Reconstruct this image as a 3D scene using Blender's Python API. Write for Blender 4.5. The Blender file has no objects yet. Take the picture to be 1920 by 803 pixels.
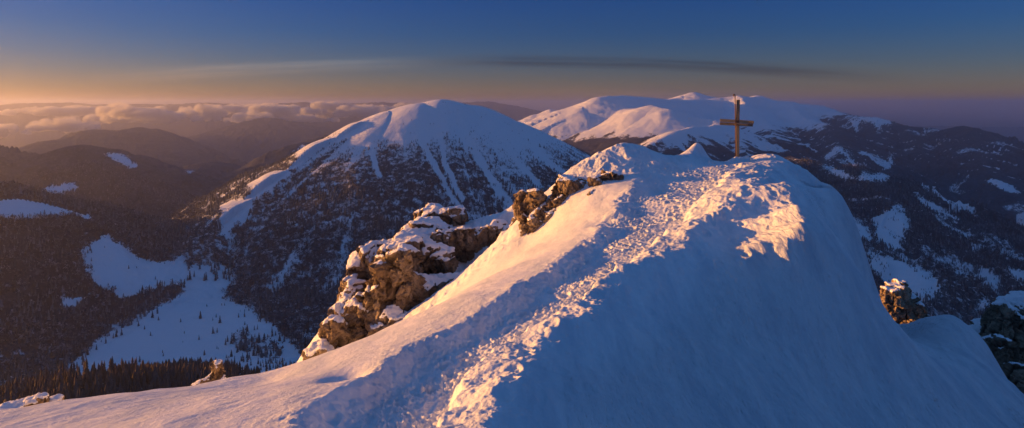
import bpy, bmesh, math, random
import numpy as np
from mathutils import Vector, Matrix

C = bpy.context.scene.collection
rad = math.radians
F = 1144.0            # focal length in photograph pixels (1920 wide)
SUN_AZ, SUN_EL = -80.0, 3.9
EXPO = 1.0
rng = np.random.default_rng(11)
random.seed(5)

def P(px, py, Y):
    """photograph direction and real distance along the view axis -> place in metres (camera at the origin)"""
    return ((px-960.0)/F*Y, Y, -(py-192.0)/F*Y)

# ------------------------------------------------------------------ noise
def _h(ix, iy, iz, seed):
    n = (ix.astype(np.uint32)*np.uint32(374761393) + iy.astype(np.uint32)*np.uint32(668265263)
         + iz.astype(np.uint32)*np.uint32(2147483647-58) + np.uint32(seed*1013904223 & 0xffffffff))
    n = (n ^ (n >> np.uint32(13)))*np.uint32(1274126177)
    n = n ^ (n >> np.uint32(16))
    n = n*np.uint32(2246822519); n = n ^ (n >> np.uint32(15))
    return n
def perlin(x, y, seed=0):
    x = np.asarray(x, np.float64); y = np.asarray(y, np.float64)
    x0 = np.floor(x); y0 = np.floor(y); fx = (x-x0).astype(np.float32); fy = (y-y0).astype(np.float32)
    ix = x0.astype(np.int64); iy = y0.astype(np.int64)
    u = fx*fx*fx*(fx*(fx*6-15)+10); v = fy*fy*fy*(fy*(fy*6-15)+10)
    z = np.zeros(1, np.int64)
    def g(a, b, dx, dy):
        ang = (_h(a, b, z, seed) & np.uint32(0xffff)).astype(np.float32)*np.float32(2*math.pi/65536)
        return np.cos(ang)*dx + np.sin(ang)*dy
    n00 = g(ix, iy, fx, fy); n10 = g(ix+1, iy, fx-1, fy); n01 = g(ix, iy+1, fx, fy-1); n11 = g(ix+1, iy+1, fx-1, fy-1)
    a = n00+(n10-n00)*u; b = n01+(n11-n01)*u
    return (a+(b-a)*v)*1.5
def fbm(x, y, oct=5, seed=0, gain=.5, lac=2.03):
    s = 0; a = 1.0; t = 0
    for i in range(oct):
        s = s + a*perlin(x, y, seed+i*7); t += a
        x = x*lac+17.3; y = y*lac-9.1; a *= gain
    return s/t*1.4
def ridged(x, y, oct=4, seed=0, gain=.5):
    s = 0; a = 1.0; t = 0
    for i in range(oct):
        s = s + a*(1-np.abs(perlin(x, y, seed+i*5))*2.0); t += a
        x = x*2.07+3.3; y = y*2.07-5.1; a *= gain
    return s/t
def perlin3(p, seed=0):
    p0 = np.floor(p); f = (p-p0); i = p0.astype(np.int64)
    u = f*f*f*(f*(f*6-15)+10)
    r = 0
    for dx in (0, 1):
        for dy in (0, 1):
            for dz in (0, 1):
                h = _h(i[:, 0]+dx, i[:, 1]+dy, i[:, 2]+dz, seed)
                gx = ((h & np.uint32(1023)).astype(np.float64)/511.5-1)
                gy = (((h >> np.uint32(10)) & np.uint32(1023)).astype(np.float64)/511.5-1)
                gz = (((h >> np.uint32(20)) & np.uint32(1023)).astype(np.float64)/511.5-1)
                w = (u[:, 0] if dx else 1-u[:, 0])*(u[:, 1] if dy else 1-u[:, 1])*(u[:, 2] if dz else 1-u[:, 2])
                r = r + w*(gx*(f[:, 0]-dx)+gy*(f[:, 1]-dy)+gz*(f[:, 2]-dz))
    return r*1.3
def fbm3(p, oct=4, seed=0, gain=.5):
    s = 0; a = 1.0; t = 0
    for k in range(oct):
        s = s+a*perlin3(p, seed+k*3); t += a; p = p*2.05+4.7; a *= gain
    return s/t*1.3
def facets(p, size, seed):
    """broken planar faces: one tilted plane per cell, and how near the crack between cells is"""
    q = p/size; c = np.floor(q); ci = c.astype(np.int64); n = len(p)
    b1 = np.full(n, 1e9); b2 = np.full(n, 1e9); bh = np.zeros(n, np.uint32); bv = np.zeros((n, 3))
    for dx in (-1, 0, 1):
        for dy in (-1, 0, 1):
            for dz in (-1, 0, 1):
                h = _h(ci[:, 0]+dx, ci[:, 1]+dy, ci[:, 2]+dz, seed)
                v = q-(c+np.array([dx, dy, dz])+np.stack([(h & np.uint32(1023))/1023., ((h >> np.uint32(10)) & np.uint32(1023))/1023., ((h >> np.uint32(20)) & np.uint32(1023))/1023.], 1))
                d = (v*v).sum(1); m = d < b1
                b2 = np.where(m, b1, np.minimum(b2, d)); b1 = np.where(m, d, b1); bh = np.where(m, h, bh); bv = np.where(m[:, None], v, bv)
    h2 = bh*np.uint32(2654435761)
    dr = np.stack([(h2 & np.uint32(1023))/511.5-1, ((h2 >> np.uint32(10)) & np.uint32(1023))/511.5-1, ((h2 >> np.uint32(20)) & np.uint32(1023))/511.5-1], 1)
    return ((dr*bv).sum(1)*.9+dr[:, 0]*.45)*size, np.sqrt(b2)-np.sqrt(b1)
def worley2(x, y, seed):
    cx = np.floor(x); cy = np.floor(y); ix = cx.astype(np.int64); iy = cy.astype(np.int64); z = np.zeros(1, np.int64)
    b1 = np.full(x.shape, 9.); bh = np.zeros(x.shape)
    for dx in (-1, 0, 1):
        for dy in (-1, 0, 1):
            h = _h(ix+dx, iy+dy, z, seed)
            d = (x-cx-dx-(h & np.uint32(1023))/1023.)**2+(y-cy-dy-((h >> np.uint32(10)) & np.uint32(1023))/1023.)**2
            m = d < b1; b1 = np.where(m, d, b1); bh = np.where(m, ((h >> np.uint32(20)) & np.uint32(1023))/1023., bh)
    return np.sqrt(b1), bh
def sst(x, a, b):
    t = np.clip((x-a)/(b-a), 0, 1); return t*t*(3-2*t)

# ------------------------------------------------------------------ object helpers
def tag(o, label=None, cat=None, group=None, kind=None):
    if label: o['label'] = label
    if cat: o['category'] = cat
    if group: o['group'] = group
    if kind: o['kind'] = kind
    return o
def raw_mesh(name, co, faces, mats, smooth=True, attrs=None, n=4):
    """co (N,3) array, faces (M,n) array"""
    me = bpy.data.meshes.new(name)
    co = np.ascontiguousarray(co, np.float32); faces = np.ascontiguousarray(faces, np.int32)
    me.vertices.add(len(co)); me.vertices.foreach_set('co', co.ravel())
    me.loops.add(faces.size); me.loops.foreach_set('vertex_index', faces.ravel())
    me.polygons.add(len(faces))
    me.polygons.foreach_set('loop_start', np.arange(0, faces.size, n, dtype=np.int32))
    me.polygons.foreach_set('loop_total', np.full(len(faces), n, np.int32))
    me.polygons.foreach_set('use_smooth', np.full(len(faces), smooth, bool))
    me.update(calc_edges=True)
    for k, v in (attrs or {}).items():
        a = me.attributes.new(k, 'FLOAT', 'POINT'); a.data.foreach_set('value', np.ascontiguousarray(v, np.float32))
    for m in (mats if isinstance(mats, (list, tuple)) else [mats]): me.materials.append(m)
    return me
def link(name, me, parent=None):
    o = bpy.data.objects.new(name, me); C.objects.link(o)
    if parent: o.parent = parent
    return o
def bm_obj(name, bm, mat, parent=None, smooth=False):
    me = bpy.data.meshes.new(name); bm.to_mesh(me); bm.free()
    for p in me.polygons: p.use_smooth = smooth
    me.materials.append(mat)
    return link(name, me, parent)

# ------------------------------------------------------------------ materials
def new_mat(name):
    m = bpy.data.materials.new(name); m.use_nodes = True
    nt = m.node_tree; nt.nodes.clear()
    out = nt.nodes.new('ShaderNodeOutputMaterial'); b = nt.nodes.new('ShaderNodeBsdfPrincipled')
    nt.links.new(b.outputs[0], out.inputs[0])
    return m, nt, b
def N(nt, t, **kw):
    n = nt.nodes.new(t)
    for k, v in kw.items():
        if k in n.inputs: n.inputs[k].default_value = v
        else: setattr(n, k, v)
    return n
def noise_node(nt, scale, detail=4, rough=.55, vec=None):
    n = N(nt, 'ShaderNodeTexNoise'); n.inputs['Scale'].default_value = scale
    n.inputs['Detail'].default_value = detail; n.inputs['Roughness'].default_value = rough
    if vec is not None: nt.links.new(vec, n.inputs['Vector'])
    return n
def ramp(nt, fac, stops):
    r = nt.nodes.new('ShaderNodeValToRGB'); nt.links.new(fac, r.inputs[0])
    e = r.color_ramp.elements
    while len(e) < len(stops): e.new(.5)
    for el, (p, c) in zip(e, stops):
        el.position = p; el.color = (*c, 1) if len(c) == 3 else c
    return r
def mixc(nt, fac, a, b, blend='MIX'):
    m = nt.nodes.new('ShaderNodeMix'); m.data_type = 'RGBA'; m.blend_type = blend
    for s, i in ((fac, 0), (a, 6), (b, 7)):
        if isinstance(s, (int, float)): m.inputs[i].default_value = s
        elif isinstance(s, tuple): m.inputs[i].default_value = (*s, 1)
        else: nt.links.new(s, m.inputs[i])
    return m.outputs[2]
def math_(nt, op, a, b=None, c=None, clamp=False):
    m = nt.nodes.new('ShaderNodeMath'); m.operation = op; m.use_clamp = clamp
    for i, s in enumerate((a, b, c)):
        if s is None: continue
        if isinstance(s, (int, float)): m.inputs[i].default_value = s
        else: nt.links.new(s, m.inputs[i])
    return m.outputs[0]
def bump(nt, h, strength, dist, prev=None):
    b = nt.nodes.new('ShaderNodeBump'); b.inputs['Strength'].default_value = strength; b.inputs['Distance'].default_value = dist
    nt.links.new(h, b.inputs['Height'])
    if prev is not None: nt.links.new(prev, b.inputs['Normal'])
    return b.outputs[0]
def geo_pos(nt): return nt.nodes.new('ShaderNodeNewGeometry').outputs['Position']
def attr(nt, name):
    a = nt.nodes.new('ShaderNodeAttribute'); a.attribute_name = name; return a.outputs['Fac']

SNOW = (.84, .85, .87)
def mat_snow_near():
    m, nt, b = new_mat('snow')
    pos = geo_pos(nt)
    n1 = noise_node(nt, 1.1, 5, .6, pos); n2 = noise_node(nt, 14, 5, .7, pos); n3 = noise_node(nt, 90, 3, .6, pos)
    dirt = attr(nt, 'dirt')
    vm = N(nt, 'ShaderNodeMapping'); nt.links.new(pos, vm.inputs[0]); vm.inputs['Rotation'].default_value = (0, .35, .5); vm.inputs['Scale'].default_value = (1.6, .35, .6)
    n5 = noise_node(nt, 1.0, 7, .68, vm.outputs[0])
    col = mixc(nt, n1.outputs[0], (.80, .815, .84), (.88, .885, .90))
    icy = ramp(nt, n5.outputs[0], [(.42, (0, 0, 0)), (.68, (1, 1, 1))]).outputs[0]
    col = mixc(nt, math_(nt, 'MULTIPLY', icy, .75), col, (.53, .59, .67))
    k = math_(nt, 'MULTIPLY', dirt, ramp(nt, n2.outputs[0], [(.52, (0, 0, 0)), (.72, (1, 1, 1))]).outputs[0])
    col = mixc(nt, k, col, (.36, .33, .29))
    nt.links.new(col, b.inputs['Base Color'])
    b.inputs['Roughness'].default_value = .62; b.inputs['Specular IOR Level'].default_value = .25
    wd = attr(nt, 'wind')
    hw = math_(nt, 'MULTIPLY', n5.outputs[0], math_(nt, 'ADD', math_(nt, 'MULTIPLY', wd, .9), .1))
    n6 = noise_node(nt, 3.2, 6, .7, vm.outputs[0]); hw2 = math_(nt, 'MULTIPLY', n6.outputs[0], wd)
    nr = bump(nt, hw, .8, .38); nr = bump(nt, hw2, .7, .16, nr); nr = bump(nt, n2.outputs[0], .55, .035, nr); nr = bump(nt, n3.outputs[0], .5, .008, nr)
    nt.links.new(nr, b.inputs['Normal'])
    return m
def mat_rock():
    """limestone with snow lying where the 'snow' attribute says"""
    m, nt, b = new_mat('limestone')
    pos = geo_pos(nt)
    n1 = noise_node(nt, .9, 6, .62, pos); n2 = noise_node(nt, 5.5, 6, .7, pos); n3 = noise_node(nt, 26, 4, .7, pos)
    col = ramp(nt, n1.outputs[0], [(.30, (.13, .095, .065)), (.46, (.25, .185, .125)), (.60, (.38, .30, .21)), (.75, (.25, .20, .15))]).outputs[0]
    crack = ramp(nt, n2.outputs[0], [(.30, (.22, .2, .18)), (.46, (1, 1, 1)), (.7, (1.15, 1.12, 1.08))]).outputs[0]
    col = mixc(nt, .75, col, crack, 'MULTIPLY')
    lich = ramp(nt, n3.outputs[0], [(.62, (0, 0, 0)), (.72, (1, 1, 1))]).outputs[0]
    col = mixc(nt, math_(nt, 'MULTIPLY', lich, .35), col, (.11, .09, .06))
    col = mixc(nt, math_(nt, 'MULTIPLY', attr(nt, 'crack'), .75), col, (.05, .038, .03))
    s = attr(nt, 'snow')
    e = math_(nt, 'ADD', s, math_(nt, 'MULTIPLY', math_(nt, 'SUBTRACT', n3.outputs[0], .5), .7))
    e = math_(nt, 'ADD', e, math_(nt, 'MULTIPLY', math_(nt, 'SUBTRACT', n2.outputs[0], .5), .5))
    e = ramp(nt, e, [(.46, (0, 0, 0)), (.54, (1, 1, 1))]).outputs[0]
    col = mixc(nt, e, col, SNOW)
    nt.links.new(col, b.inputs['Base Color']); b.inputs['Roughness'].default_value = .85
    b.inputs['Specular IOR Level'].default_value = .2
    inv = math_(nt, 'SUBTRACT', 1.0, math_(nt, 'MULTIPLY', e, .8))
    hh = math_(nt, 'MULTIPLY', n2.outputs[0], inv); h3 = math_(nt, 'MULTIPLY', n3.outputs[0], inv)
    nr = bump(nt, hh, .9, .16); nr = bump(nt, h3, .8, .04, nr)
    nt.links.new(nr, b.inputs['Normal'])
    return m
def mat_land():
    """far ground: snow, with forest floor / distant woods where the 'forest' attribute says"""
    m, nt, b = new_mat('mountain_snow_and_woods')
    pos = geo_pos(nt)
    f = attr(nt, 'forest'); far = attr(nt, 'far')
    sc = N(nt, 'ShaderNodeVectorMath', operation='MULTIPLY'); nt.links.new(pos, sc.inputs[0]); sc.inputs[1].default_value = (1, 1, .35)
    n1 = noise_node(nt, .05, 6, .75, sc.outputs[0]); n2 = noise_node(nt, .011, 5, .6, pos); n0 = noise_node(nt, .0035, 4, .5, pos)
    n4 = noise_node(nt, .14, 3, .7, sc.outputs[0])
    e = math_(nt, 'ADD', f, math_(nt, 'MULTIPLY', math_(nt, 'SUBTRACT', n1.outputs[0], .5), 1.7))
    e = ramp(nt, e, [(.42, (0, 0, 0)), (.62, (1, 1, 1))]).outputs[0]
    wood = ramp(nt, n1.outputs[0], [(.33, (.018, .018, .020)), (.55, (.055, .052, .055)), (.74, (.19, .19, .21))]).outputs[0]
    wood = mixc(nt, ramp(nt, n2.outputs[0], [(.4, (0, 0, 0)), (.7, (.5, .5, .5))]).outputs[0], wood, (.095, .098, .108))
    col = mixc(nt, e, SNOW, wood)
    nt.links.new(col, b.inputs['Base Color']); b.inputs['Roughness'].default_value = .8; b.inputs['Specular IOR Level'].default_value = .1
    nr = bump(nt, n1.outputs[0], .5, 10.0); nr = bump(nt, n4.outputs[0], .4, 3., nr)
    nt.links.new(nr, b.inputs['Normal'])
    return m
def mat_tree(name, base, dust):
    m, nt, b = new_mat(name)
    t = attr(nt, 'tone'); pos = geo_pos(nt); g = nt.nodes.new('ShaderNodeNewGeometry')
    sp = nt.nodes.new('ShaderNodeSeparateXYZ'); nt.links.new(g.outputs['Normal'], sp.inputs[0])
    n = noise_node(nt, .9, 3, .6, pos)
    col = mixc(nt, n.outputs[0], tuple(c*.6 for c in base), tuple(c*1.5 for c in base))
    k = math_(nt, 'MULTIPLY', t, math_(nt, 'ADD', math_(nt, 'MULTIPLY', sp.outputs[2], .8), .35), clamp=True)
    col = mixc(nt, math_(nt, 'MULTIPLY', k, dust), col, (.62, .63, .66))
    nt.links.new(col, b.inputs['Base Color']); b.inputs['Roughness'].default_value = .9; b.inputs['Specular IOR Level'].default_value = .1
    return m
def mat_wood(name, c0, c1):
    m, nt, b = new_mat(name)
    tc = nt.nodes.new('ShaderNodeTexCoord'); mp = nt.nodes.new('ShaderNodeMapping'); mp.inputs['Scale'].default_value = (30, 30, 2.2)
    nt.links.new(tc.outputs['Object'], mp.inputs[0])
    n = noise_node(nt, 1.4, 6, .7, mp.outputs[0]); n2 = noise_node(nt, 3, 4, .6, tc.outputs['Object'])
    col = mixc(nt, n.outputs[0], c0, c1); col = mixc(nt, math_(nt, 'MULTIPLY', n2.outputs[0], .5), col, (.16, .15, .13))
    nt.links.new(col, b.inputs['Base Color']); b.inputs['Roughness'].default_value = .75
    nt.links.new(bump(nt, n.outputs[0], .8, .01), b.inputs['Normal'])
    return m
def mat_metal():
    m, nt, b = new_mat('rusty_metal')
    n = noise_node(nt, 20, 4, .6, geo_pos(nt))
    nt.links.new(mixc(nt, n.outputs[0], (.05, .035, .03), (.16, .09, .06)), b.inputs['Base Color'])
    b.inputs['Metallic'].default_value = .6; b.inputs['Roughness'].default_value = .6
    return m
M_SNOW = mat_snow_near(); M_ROCK = mat_rock(); M_LAND = mat_land()
M_SPRUCE = mat_tree('spruce_needles', (.030, .034, .032), .5)
M_BIRCH = mat_tree('bare_frosted_branches', (.070, .069, .073), .55)
M_BROWN = mat_tree('sunset_lit_spruce', (.085, .055, .042), .22)  # low-sun warmth is put into the base colour of these spruces
M_WOOD = mat_wood('weathered_wood', (.48, .34, .17), (.26, .17, .08)); M_WOOD2 = mat_wood('dark_wood', (.34, .25, .14), (.15, .105, .06)); M_METAL = mat_metal()

# ------------------------------------------------------------------ far ground: ridges given by their crests
# (group, crest points (px,py,Y), slope, crest rounding, spur wavelength, spur amount)
RIDGES = [
 ('mountain', [(745,206,2220),(785,193,2260),(822,186,2300),(880,197,2330),(925,216,2350)], .62, 190, 150, .015),
 ('mountain', [(925,216,2350),(965,238,2350),(1020,263,2380),(1090,298,2420),(1160,345,2450),(1240,420,2500)], .55, 60, 150, .26),
 ('mountain', [(745,206,2220),(700,226,2130),(640,258,2020),(560,314,1880),(490,368,1740),(420,428,1600),(370,462,1500),(335,492,1440)], (.68, .62), (14, (78, .17)), 105, .07),
 # snow-topped hill on the left and its run out of the frame
 ('left_hill', [(-2200,250,1350),(-1200,290,1350),(-500,318,1350),(-100,338,1380),(0,350,1400),(60,366,1450),(110,374,1500),(172,396,1560)], .52, 60, 140, .12),
 ('left_hill', [(172,396,1560),(250,414,1800),(330,436,2000),(400,458,2200),(450,480,2400)], .42, 30, 140, .15),
 ('near_slope', [(-40,775,420),(60,742,500),(200,724,580),(330,712,660),(430,708,720),(540,725,780)], .42, 40, 90, .15),
 ('middle_hills', [(60,372,2500),(105,352,2900),(140,322,3050),(168,304,3100),(205,322,3050),(260,350,2950),(330,392,2800),(400,440,2600)], .50, 60, 300, .34),
 ('middle_hills', [(-400,360,3400),(-60,338,3500),(0,322,3600),(60,308,3800),(110,287,3900),(148,271,4000),(190,286,4000),(240,306,4000)], .48, 80, 380, .34),
 ('middle_hills', [(185,292,4700),(225,286,4700),(262,305,4600),(290,322,4400),(330,350,4200)], .48, 80, 300, .18),
 ('middle_hills', [(270,330,3900),(296,316,3900),(340,345,3800),(400,380,3600),(440,430,3300)], .45, 70, 260, .2),
 ('middle_hills', [(300,335,5400),(345,318,5400),(390,304,5600),(430,316,5400),(480,345,5000)], .42, 120, 300, .2),
 ('middle_hills', [(-470,160,3200),(-450,142,3600),(-430,146,4200),(-440,180,4900)], .5, 100, 300, .2),  # unseen ridge beyond the left edge, added to shade the far slopes
 ('mountain_range', [(1352,236,5050),(1385,268,4500),(1415,305,4000)], .55, 60, 200, .3),
 ('far_hills', [(-500,330,7000),(-40,312,7000),(30,285,7200),(60,281,7300),(110,262,7400),(180,243,7800),(225,245,8000),(262,239,8000),(290,262,7700),(330,282,7400),(400,310,7000)], .42, 150, 600, .42),
 ('far_hills', [(330,290,10500),(400,255,11000),(450,236,11600),(500,221,12000),(545,228,12000),(590,238,12000),(660,250,11800),(760,270,11500)], .36, 250, 700, .3),
 ('far_hills', [(420,372,4600),(470,340,4800),(520,300,5200),(575,268,5500),(640,250,6000),(720,240,6500),(850,250,7000)], .45, 100, 350, .25),
 ('far_hills', [(-300,235,26000),(0,232,26000),(250,226,27000),(700,222,28000),(900,225,30000)], .16, 900, 2000, .3),
 ('far_hills', [(800,205,22000),(860,193,22000),(905,190,22000),(940,196,22000),(975,212,22000),(1060,230,22000)], .28, 900, 1200, .2),
 # main snow range
 ('mountain_range', [(930,262,6600),(968,235,6800),(1000,214,7000),(1028,205,7000),(1050,208,7000),(1082,207,7100),(1120,215,7300)], .55, 70, 260, .22),
 ('mountain_range', [(960,268,5600),(1012,248,5800),(1060,222,6000),(1095,199,6200),(1122,182,6400),(1140,181,6450),(1152,190,6350),(1175,204,6100),(1200,203,5800),(1224,197,5600),(1250,204,5400),(1290,218,5250),(1335,224,5150),(1352,236,5050)], .42, 110, 340, .16),
 ('mountain_range', [(1140,181,6450),(1165,179,7200),(1200,182,7800),(1260,188,8200),(1330,186,8600),(1385,180,8600),(1440,186,8600),(1480,192,8200),(1530,203,7800),(1585,216,7300)], .46, 150, 420, .22),
 ('mountain_range', [(1235,190,10500),(1268,184,10800),(1300,173,11000),(1325,180,11000),(1370,188,10500)], .38, 130, 500, .12),
 ('mountain_range', [(1390,190,11000),(1404,184,11000),(1418,179,11000),(1434,184,11000),(1460,193,11000),(1520,196,11000)], .40, 110, 500, .12),
 ('mountain_range', [(1585,216,7300),(1620,220,6900),(1645,221,6700),(1675,230,6500),(1700,238,6300),(1745,240,6200),(1780,246,6000),(1800,239,5900),(1815,238,5850),(1842,254,5600),(1880,272,5300),(1925,292,5100),(2000,330,4800),(2200,420,4400)], .54, 50, 360, .50),
 # spurs of the range coming forward
 ('mountain_range', [(1352,236,5050),(1300,238,4700),(1262,246,4500),(1235,262,4300),(1190,285,4100),(1130,320,3900)], .50, 60, 240, .3),
 ('mountain_range', [(1385,180,8600),(1420,215,7000),(1440,240,6000),(1480,275,5000),(1520,310,4300)], .50, 60, 260, .3),
 ('mountain_range', [(1480,192,8200),(1500,215,7200),(1530,230,6400),(1548,231,6000),(1590,262,5200),(1640,300,4700)], .55, 40, 240, .3),
 ('mountain_range', [(1548,231,6000),(1572,272,5000),(1580,276,4700),(1560,300,4300),(1525,320,4100)], .55, 30, 200, .2),
 ('mountain_range', [(1645,221,6700),(1640,250,6000),(1650,290,5200),(1690,330,4600)], .52, 40, 240, .3),
 ('mountain_range', [(1700,238,6300),(1730,280,5400),(1790,330,4700),(1850,380,4300)], .52, 40, 240, .3),
 ('mountain_range', [(1815,238,5850),(1820,290,4900),(1880,360,4200),(1960,420,3900)], .5, 40, 240, .3),
 # dark wooded ridge behind the summit and its spurs on the right
 ('wooded_ridge', [(1482,293,3350),(1500,298,3200),(1560,322,2950),(1605,312,2950),(1640,322,2900),(1700,352,2700),(1760,400,2500),(1830,470,2300),(1900,560,2150)], .52, 26, 240, .34),
 ('wooded_ridge', [(1605,312,2950),(1640,352,2500),(1660,392,2250),(1700,430,2100),(1760,500,1950)], .52, 22, 130, .2),
 ('wooded_ridge', [(1470,300,3300),(1480,330,2800),(1530,380,2200),(1600,450,1850),(1680,490,1750),(1770,540,1700),(1850,600,1650)], .50, 30, 120, .2),
 ('wooded_ridge', [(1700,352,2700),(1800,400,2650),(1900,470,2600),(1990,540,2600)], .42, 40, 160, .2),
]
FARRIDGE = [(20000, [(-600,195),(0,197),(45,193),(120,193),(190,195),(290,196),(340,194),(385,190),(430,193),(470,196),(560,192),(572,190),(600,194),(660,193),(720,190),(780,193),(860,198),(1000,206)])]

def build_far():
    # rows by distance, columns by direction (dense inside the view, coarse around it)
    u_in = np.linspace(-1.0, 1.0, 1400)
    ext = np.tan(np.radians(np.linspace(46, 86, 60)))
    u = np.concatenate([-ext[::-1], u_in, ext])
    Y = np.concatenate([np.geomspace(45, 600, 130, endpoint=False), np.geomspace(600, 3200, 430, endpoint=False),
                        np.geomspace(3200, 13000, 330, endpoint=False), np.geomspace(13000, 160000, 90)])
    # for wide directions use the same Y rows but limit sideways reach
    U, YY = np.meshgrid(u, Y)
    X = U*YY
    x = X.ravel(); y = YY.ravel()
    D = np.hypot(x, y)
    wx = x + 26*fbm(x/420, y/420, 4, 3) + 1.5*fbm(x/60, y/60, 3, 8)
    wy = y + 26*fbm(x/420+9, y/420-4, 4, 4) + 1.5*fbm(x/60+5, y/60, 3, 9)
    scale = np.clip(D/3000, .35, 2.5)
    wx = x+(wx-x)*scale; wy = y+(wy-y)*scale
    # ground: saddle and valleys
    base = np.full(x.shape, -900.0)
    az = x/np.maximum(y, 1)
    # summit cone under the camera
    cone = -30 - .66*D + .00028*np.minimum(D, 900)**2*(.55)
    # saddle meadow
    sad = -430 + 14*fbm(x/260, y/260, 3, 21) - .30*np.maximum(0, np.hypot((x+560)/1.0, (y-1500)/1.6)-620)
    h = np.full(x.shape, -1e9); own = np.zeros(x.shape, np.int8); dcr = np.full(x.shape, 1e9); sall = np.zeros(x.shape)
    global SPUR, SIDE, STRK; STRK = np.zeros(x.shape)
    SPUR = np.full(x.shape, .5); SIDE = np.zeros(x.shape)
    names = ['valley', 'mountain', 'left_hill', 'middle_hills', 'far_hills', 'mountain_range', 'wooded_ridge', 'near_slope']
    floor = -900 - 120*sst(D, 3000, 9000) + 30*fbm(x/1800, y/1800, 4, 31) + 500*sst(D, 40000, 120000)
    h = np.maximum(floor, np.maximum(cone, sad))
    k = 28.0
    for ri, (g, pts, slope, rnd, lam, amt) in enumerate(RIDGES):
        slope, slope2 = slope if isinstance(slope, tuple) else (slope, slope)
        rnd, rnd2 = rnd if isinstance(rnd, tuple) else (rnd, rnd)
        shelf, ssl = rnd2 if isinstance(rnd2, tuple) else (0, 0); rnd2 = 45 if shelf else rnd2
        sh_ = lambda dd, sde: np.where(sde > 0, np.maximum(dd-shelf, 0), dd)
        q = np.array([P(*p) for p in pts])
        s0 = 0.0; best = np.full(x.shape, -1e9); bd = np.full(x.shape, 1e9); bs = np.zeros(x.shape)
        reach = (q[:, 2].max()+1150)/min(slope, slope2)*1.3
        cx, cy = q[:, 0].mean(), q[:, 1].mean(); R = np.hypot(q[:, 0]-cx, q[:, 1]-cy).max()+reach
        idx = np.nonzero(np.hypot(x-cx, y-cy) < R)[0]
        X_, Y_ = wx[idx], wy[idx]
        b = np.full(idx.shape, -1e9); ds = np.full(idx.shape, 1e9); ss = np.zeros(idx.shape); sd = np.zeros(idx.shape); zc = np.zeros(idx.shape)
        for a, c in zip(q[:-1], q[1:]):
            L = math.hypot(c[0]-a[0], c[1]-a[1])
            tr = ((X_-a[0])*(c[0]-a[0])+(Y_-a[1])*(c[1]-a[1]))/(L*L); t = np.clip(tr, 0, 1)
            d = np.hypot(X_-(a[0]+t*(c[0]-a[0])), Y_-(a[1]+t*(c[1]-a[1])))
            side = np.sign((X_-a[0])*(c[1]-a[1])-(Y_-a[1])*(c[0]-a[0]))
            sl = np.where(side > 0, slope2, slope); rn = np.where(side > 0, rnd2, rnd)
            fan = 0.0
            if a is q[0] or (a == q[0]).all(): fan = fan+np.where(tr < 0, np.arcsin(np.clip(tr*L/np.maximum(d, 1), -1, 1)), 0)
            if (c == q[-1]).all(): fan = fan+np.where(tr > 1, np.arcsin(np.clip((tr-1)*L/np.maximum(d, 1), -1, 1)), 0)
            hh = a[2]+t*(c[2]-a[2])-np.where(side*shelf > 0, ssl*d, 0)-sl*sh_(d, side)**2/(sh_(d, side)+rn)
            m = hh > b
            b = np.where(m, hh, b); ds = np.where(m, d, ds); ss = np.where(m, s0+t*L+fan*330, ss); sd = np.where(m, side, sd); zc = np.where(m, a[2]+t*(c[2]-a[2]), zc)
            s0 += L
        sp = ridged((ss+sd*571.3)/lam + .30*perlin(X_/(lam*1.6), Y_/(lam*1.6), 40+ri), ds/(lam*6.0)+sd*3, 3, 50+ri)
        sl = np.where(sd > 0, slope2, slope); rn = np.where(sd > 0, rnd2, rnd)
        stk = perlin((ss+sd*133)/26., ds/420., 70+ri)+.5*perlin((ss+sd*133)/9., ds/200., 71+ri)
        b = zc-np.where(sd*shelf > 0, ssl*ds, 0)-sl*sh_(ds, sd)**2/(sh_(ds, sd)+rn)*(1+amt*(.55-sp)*1.3*sst(ds, rnd*.3, rnd+lam*1.6))
        cur = h[idx]
        # smooth maximum
        kk = np.where(cur > -1e8, k, 1.0)
        df = np.clip(.5+.5*(b-cur)/kk, 0, 1)
        newh = cur*(1-df)+b*df + kk*df*(1-df)
        gi = names.index(g)
        m = b > cur; own[idx] = np.where(m, gi, own[idx]); dcr[idx] = np.where(m, ds, dcr[idx]); SPUR[idx] = np.where(m, sp, SPUR[idx]); SIDE[idx] = np.where(m, sd, SIDE[idx]); STRK[idx] = np.where(m, stk, STRK[idx])
        h[idx] = newh
    # far skyline
    for Yd, pts in FARRIDGE:
        pxs = [p[0] for p in pts]; zs = [-(p[1]-192)/F*Yd for p in pts]
        zc = np.interp(x/np.maximum(y, 1)*F+960, pxs, zs, left=-400, right=-800) + 60*fbm(x/2500, y/9000, 4, 77)
        f = zc - .13*np.abs(y-Yd)
        own = np.where(f > h, 4, own); h = np.maximum(h, f)
    # finer relief
    am = sst(dcr, 10, 260)*.8+.12
    global RR
    RR = ridged(x/260+.4*fbm(x/300, y/300, 2, 60), y/260, 5, 61)
    rel = 22*RR*(1+2.6*sst(x/y, .38, .5)*(D > 1500)+1.3*((own == 3) | (own == 4)))*am*sst(D, 500, 1600) + 1.6*fbm(x/22, y/22, 3, 67)*sst(D, 300, 900)
    flat = sst(h, -470, -425)*sst(-h, 400, 440)*sst(-x, 100, 250)*sst(D, 300, 900)*(D < 2100)
    rel *= (1-.93*((own == 0) & (D < 2300)))
    pxx = x/y*F+960
    smooth_top = (own == 5)*sst(h, -420, -260)*(1-sst(pxx, 1380, 1560)*.75) + (own == 1)*sst(h, -280, -180) + (own == 1)*(1-sst(dcr, 60, 160)) + (own==2)*sst(h, -330, -230)
    rel *= (1-.95*np.clip(smooth_top, 0, 1))
    far = sst(D, 12000, 30000)
    h = h + (rel-8*am*(own > 0))*(1-far*.6)
    return x, y, h, own, dcr, D, U.shape, names

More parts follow.
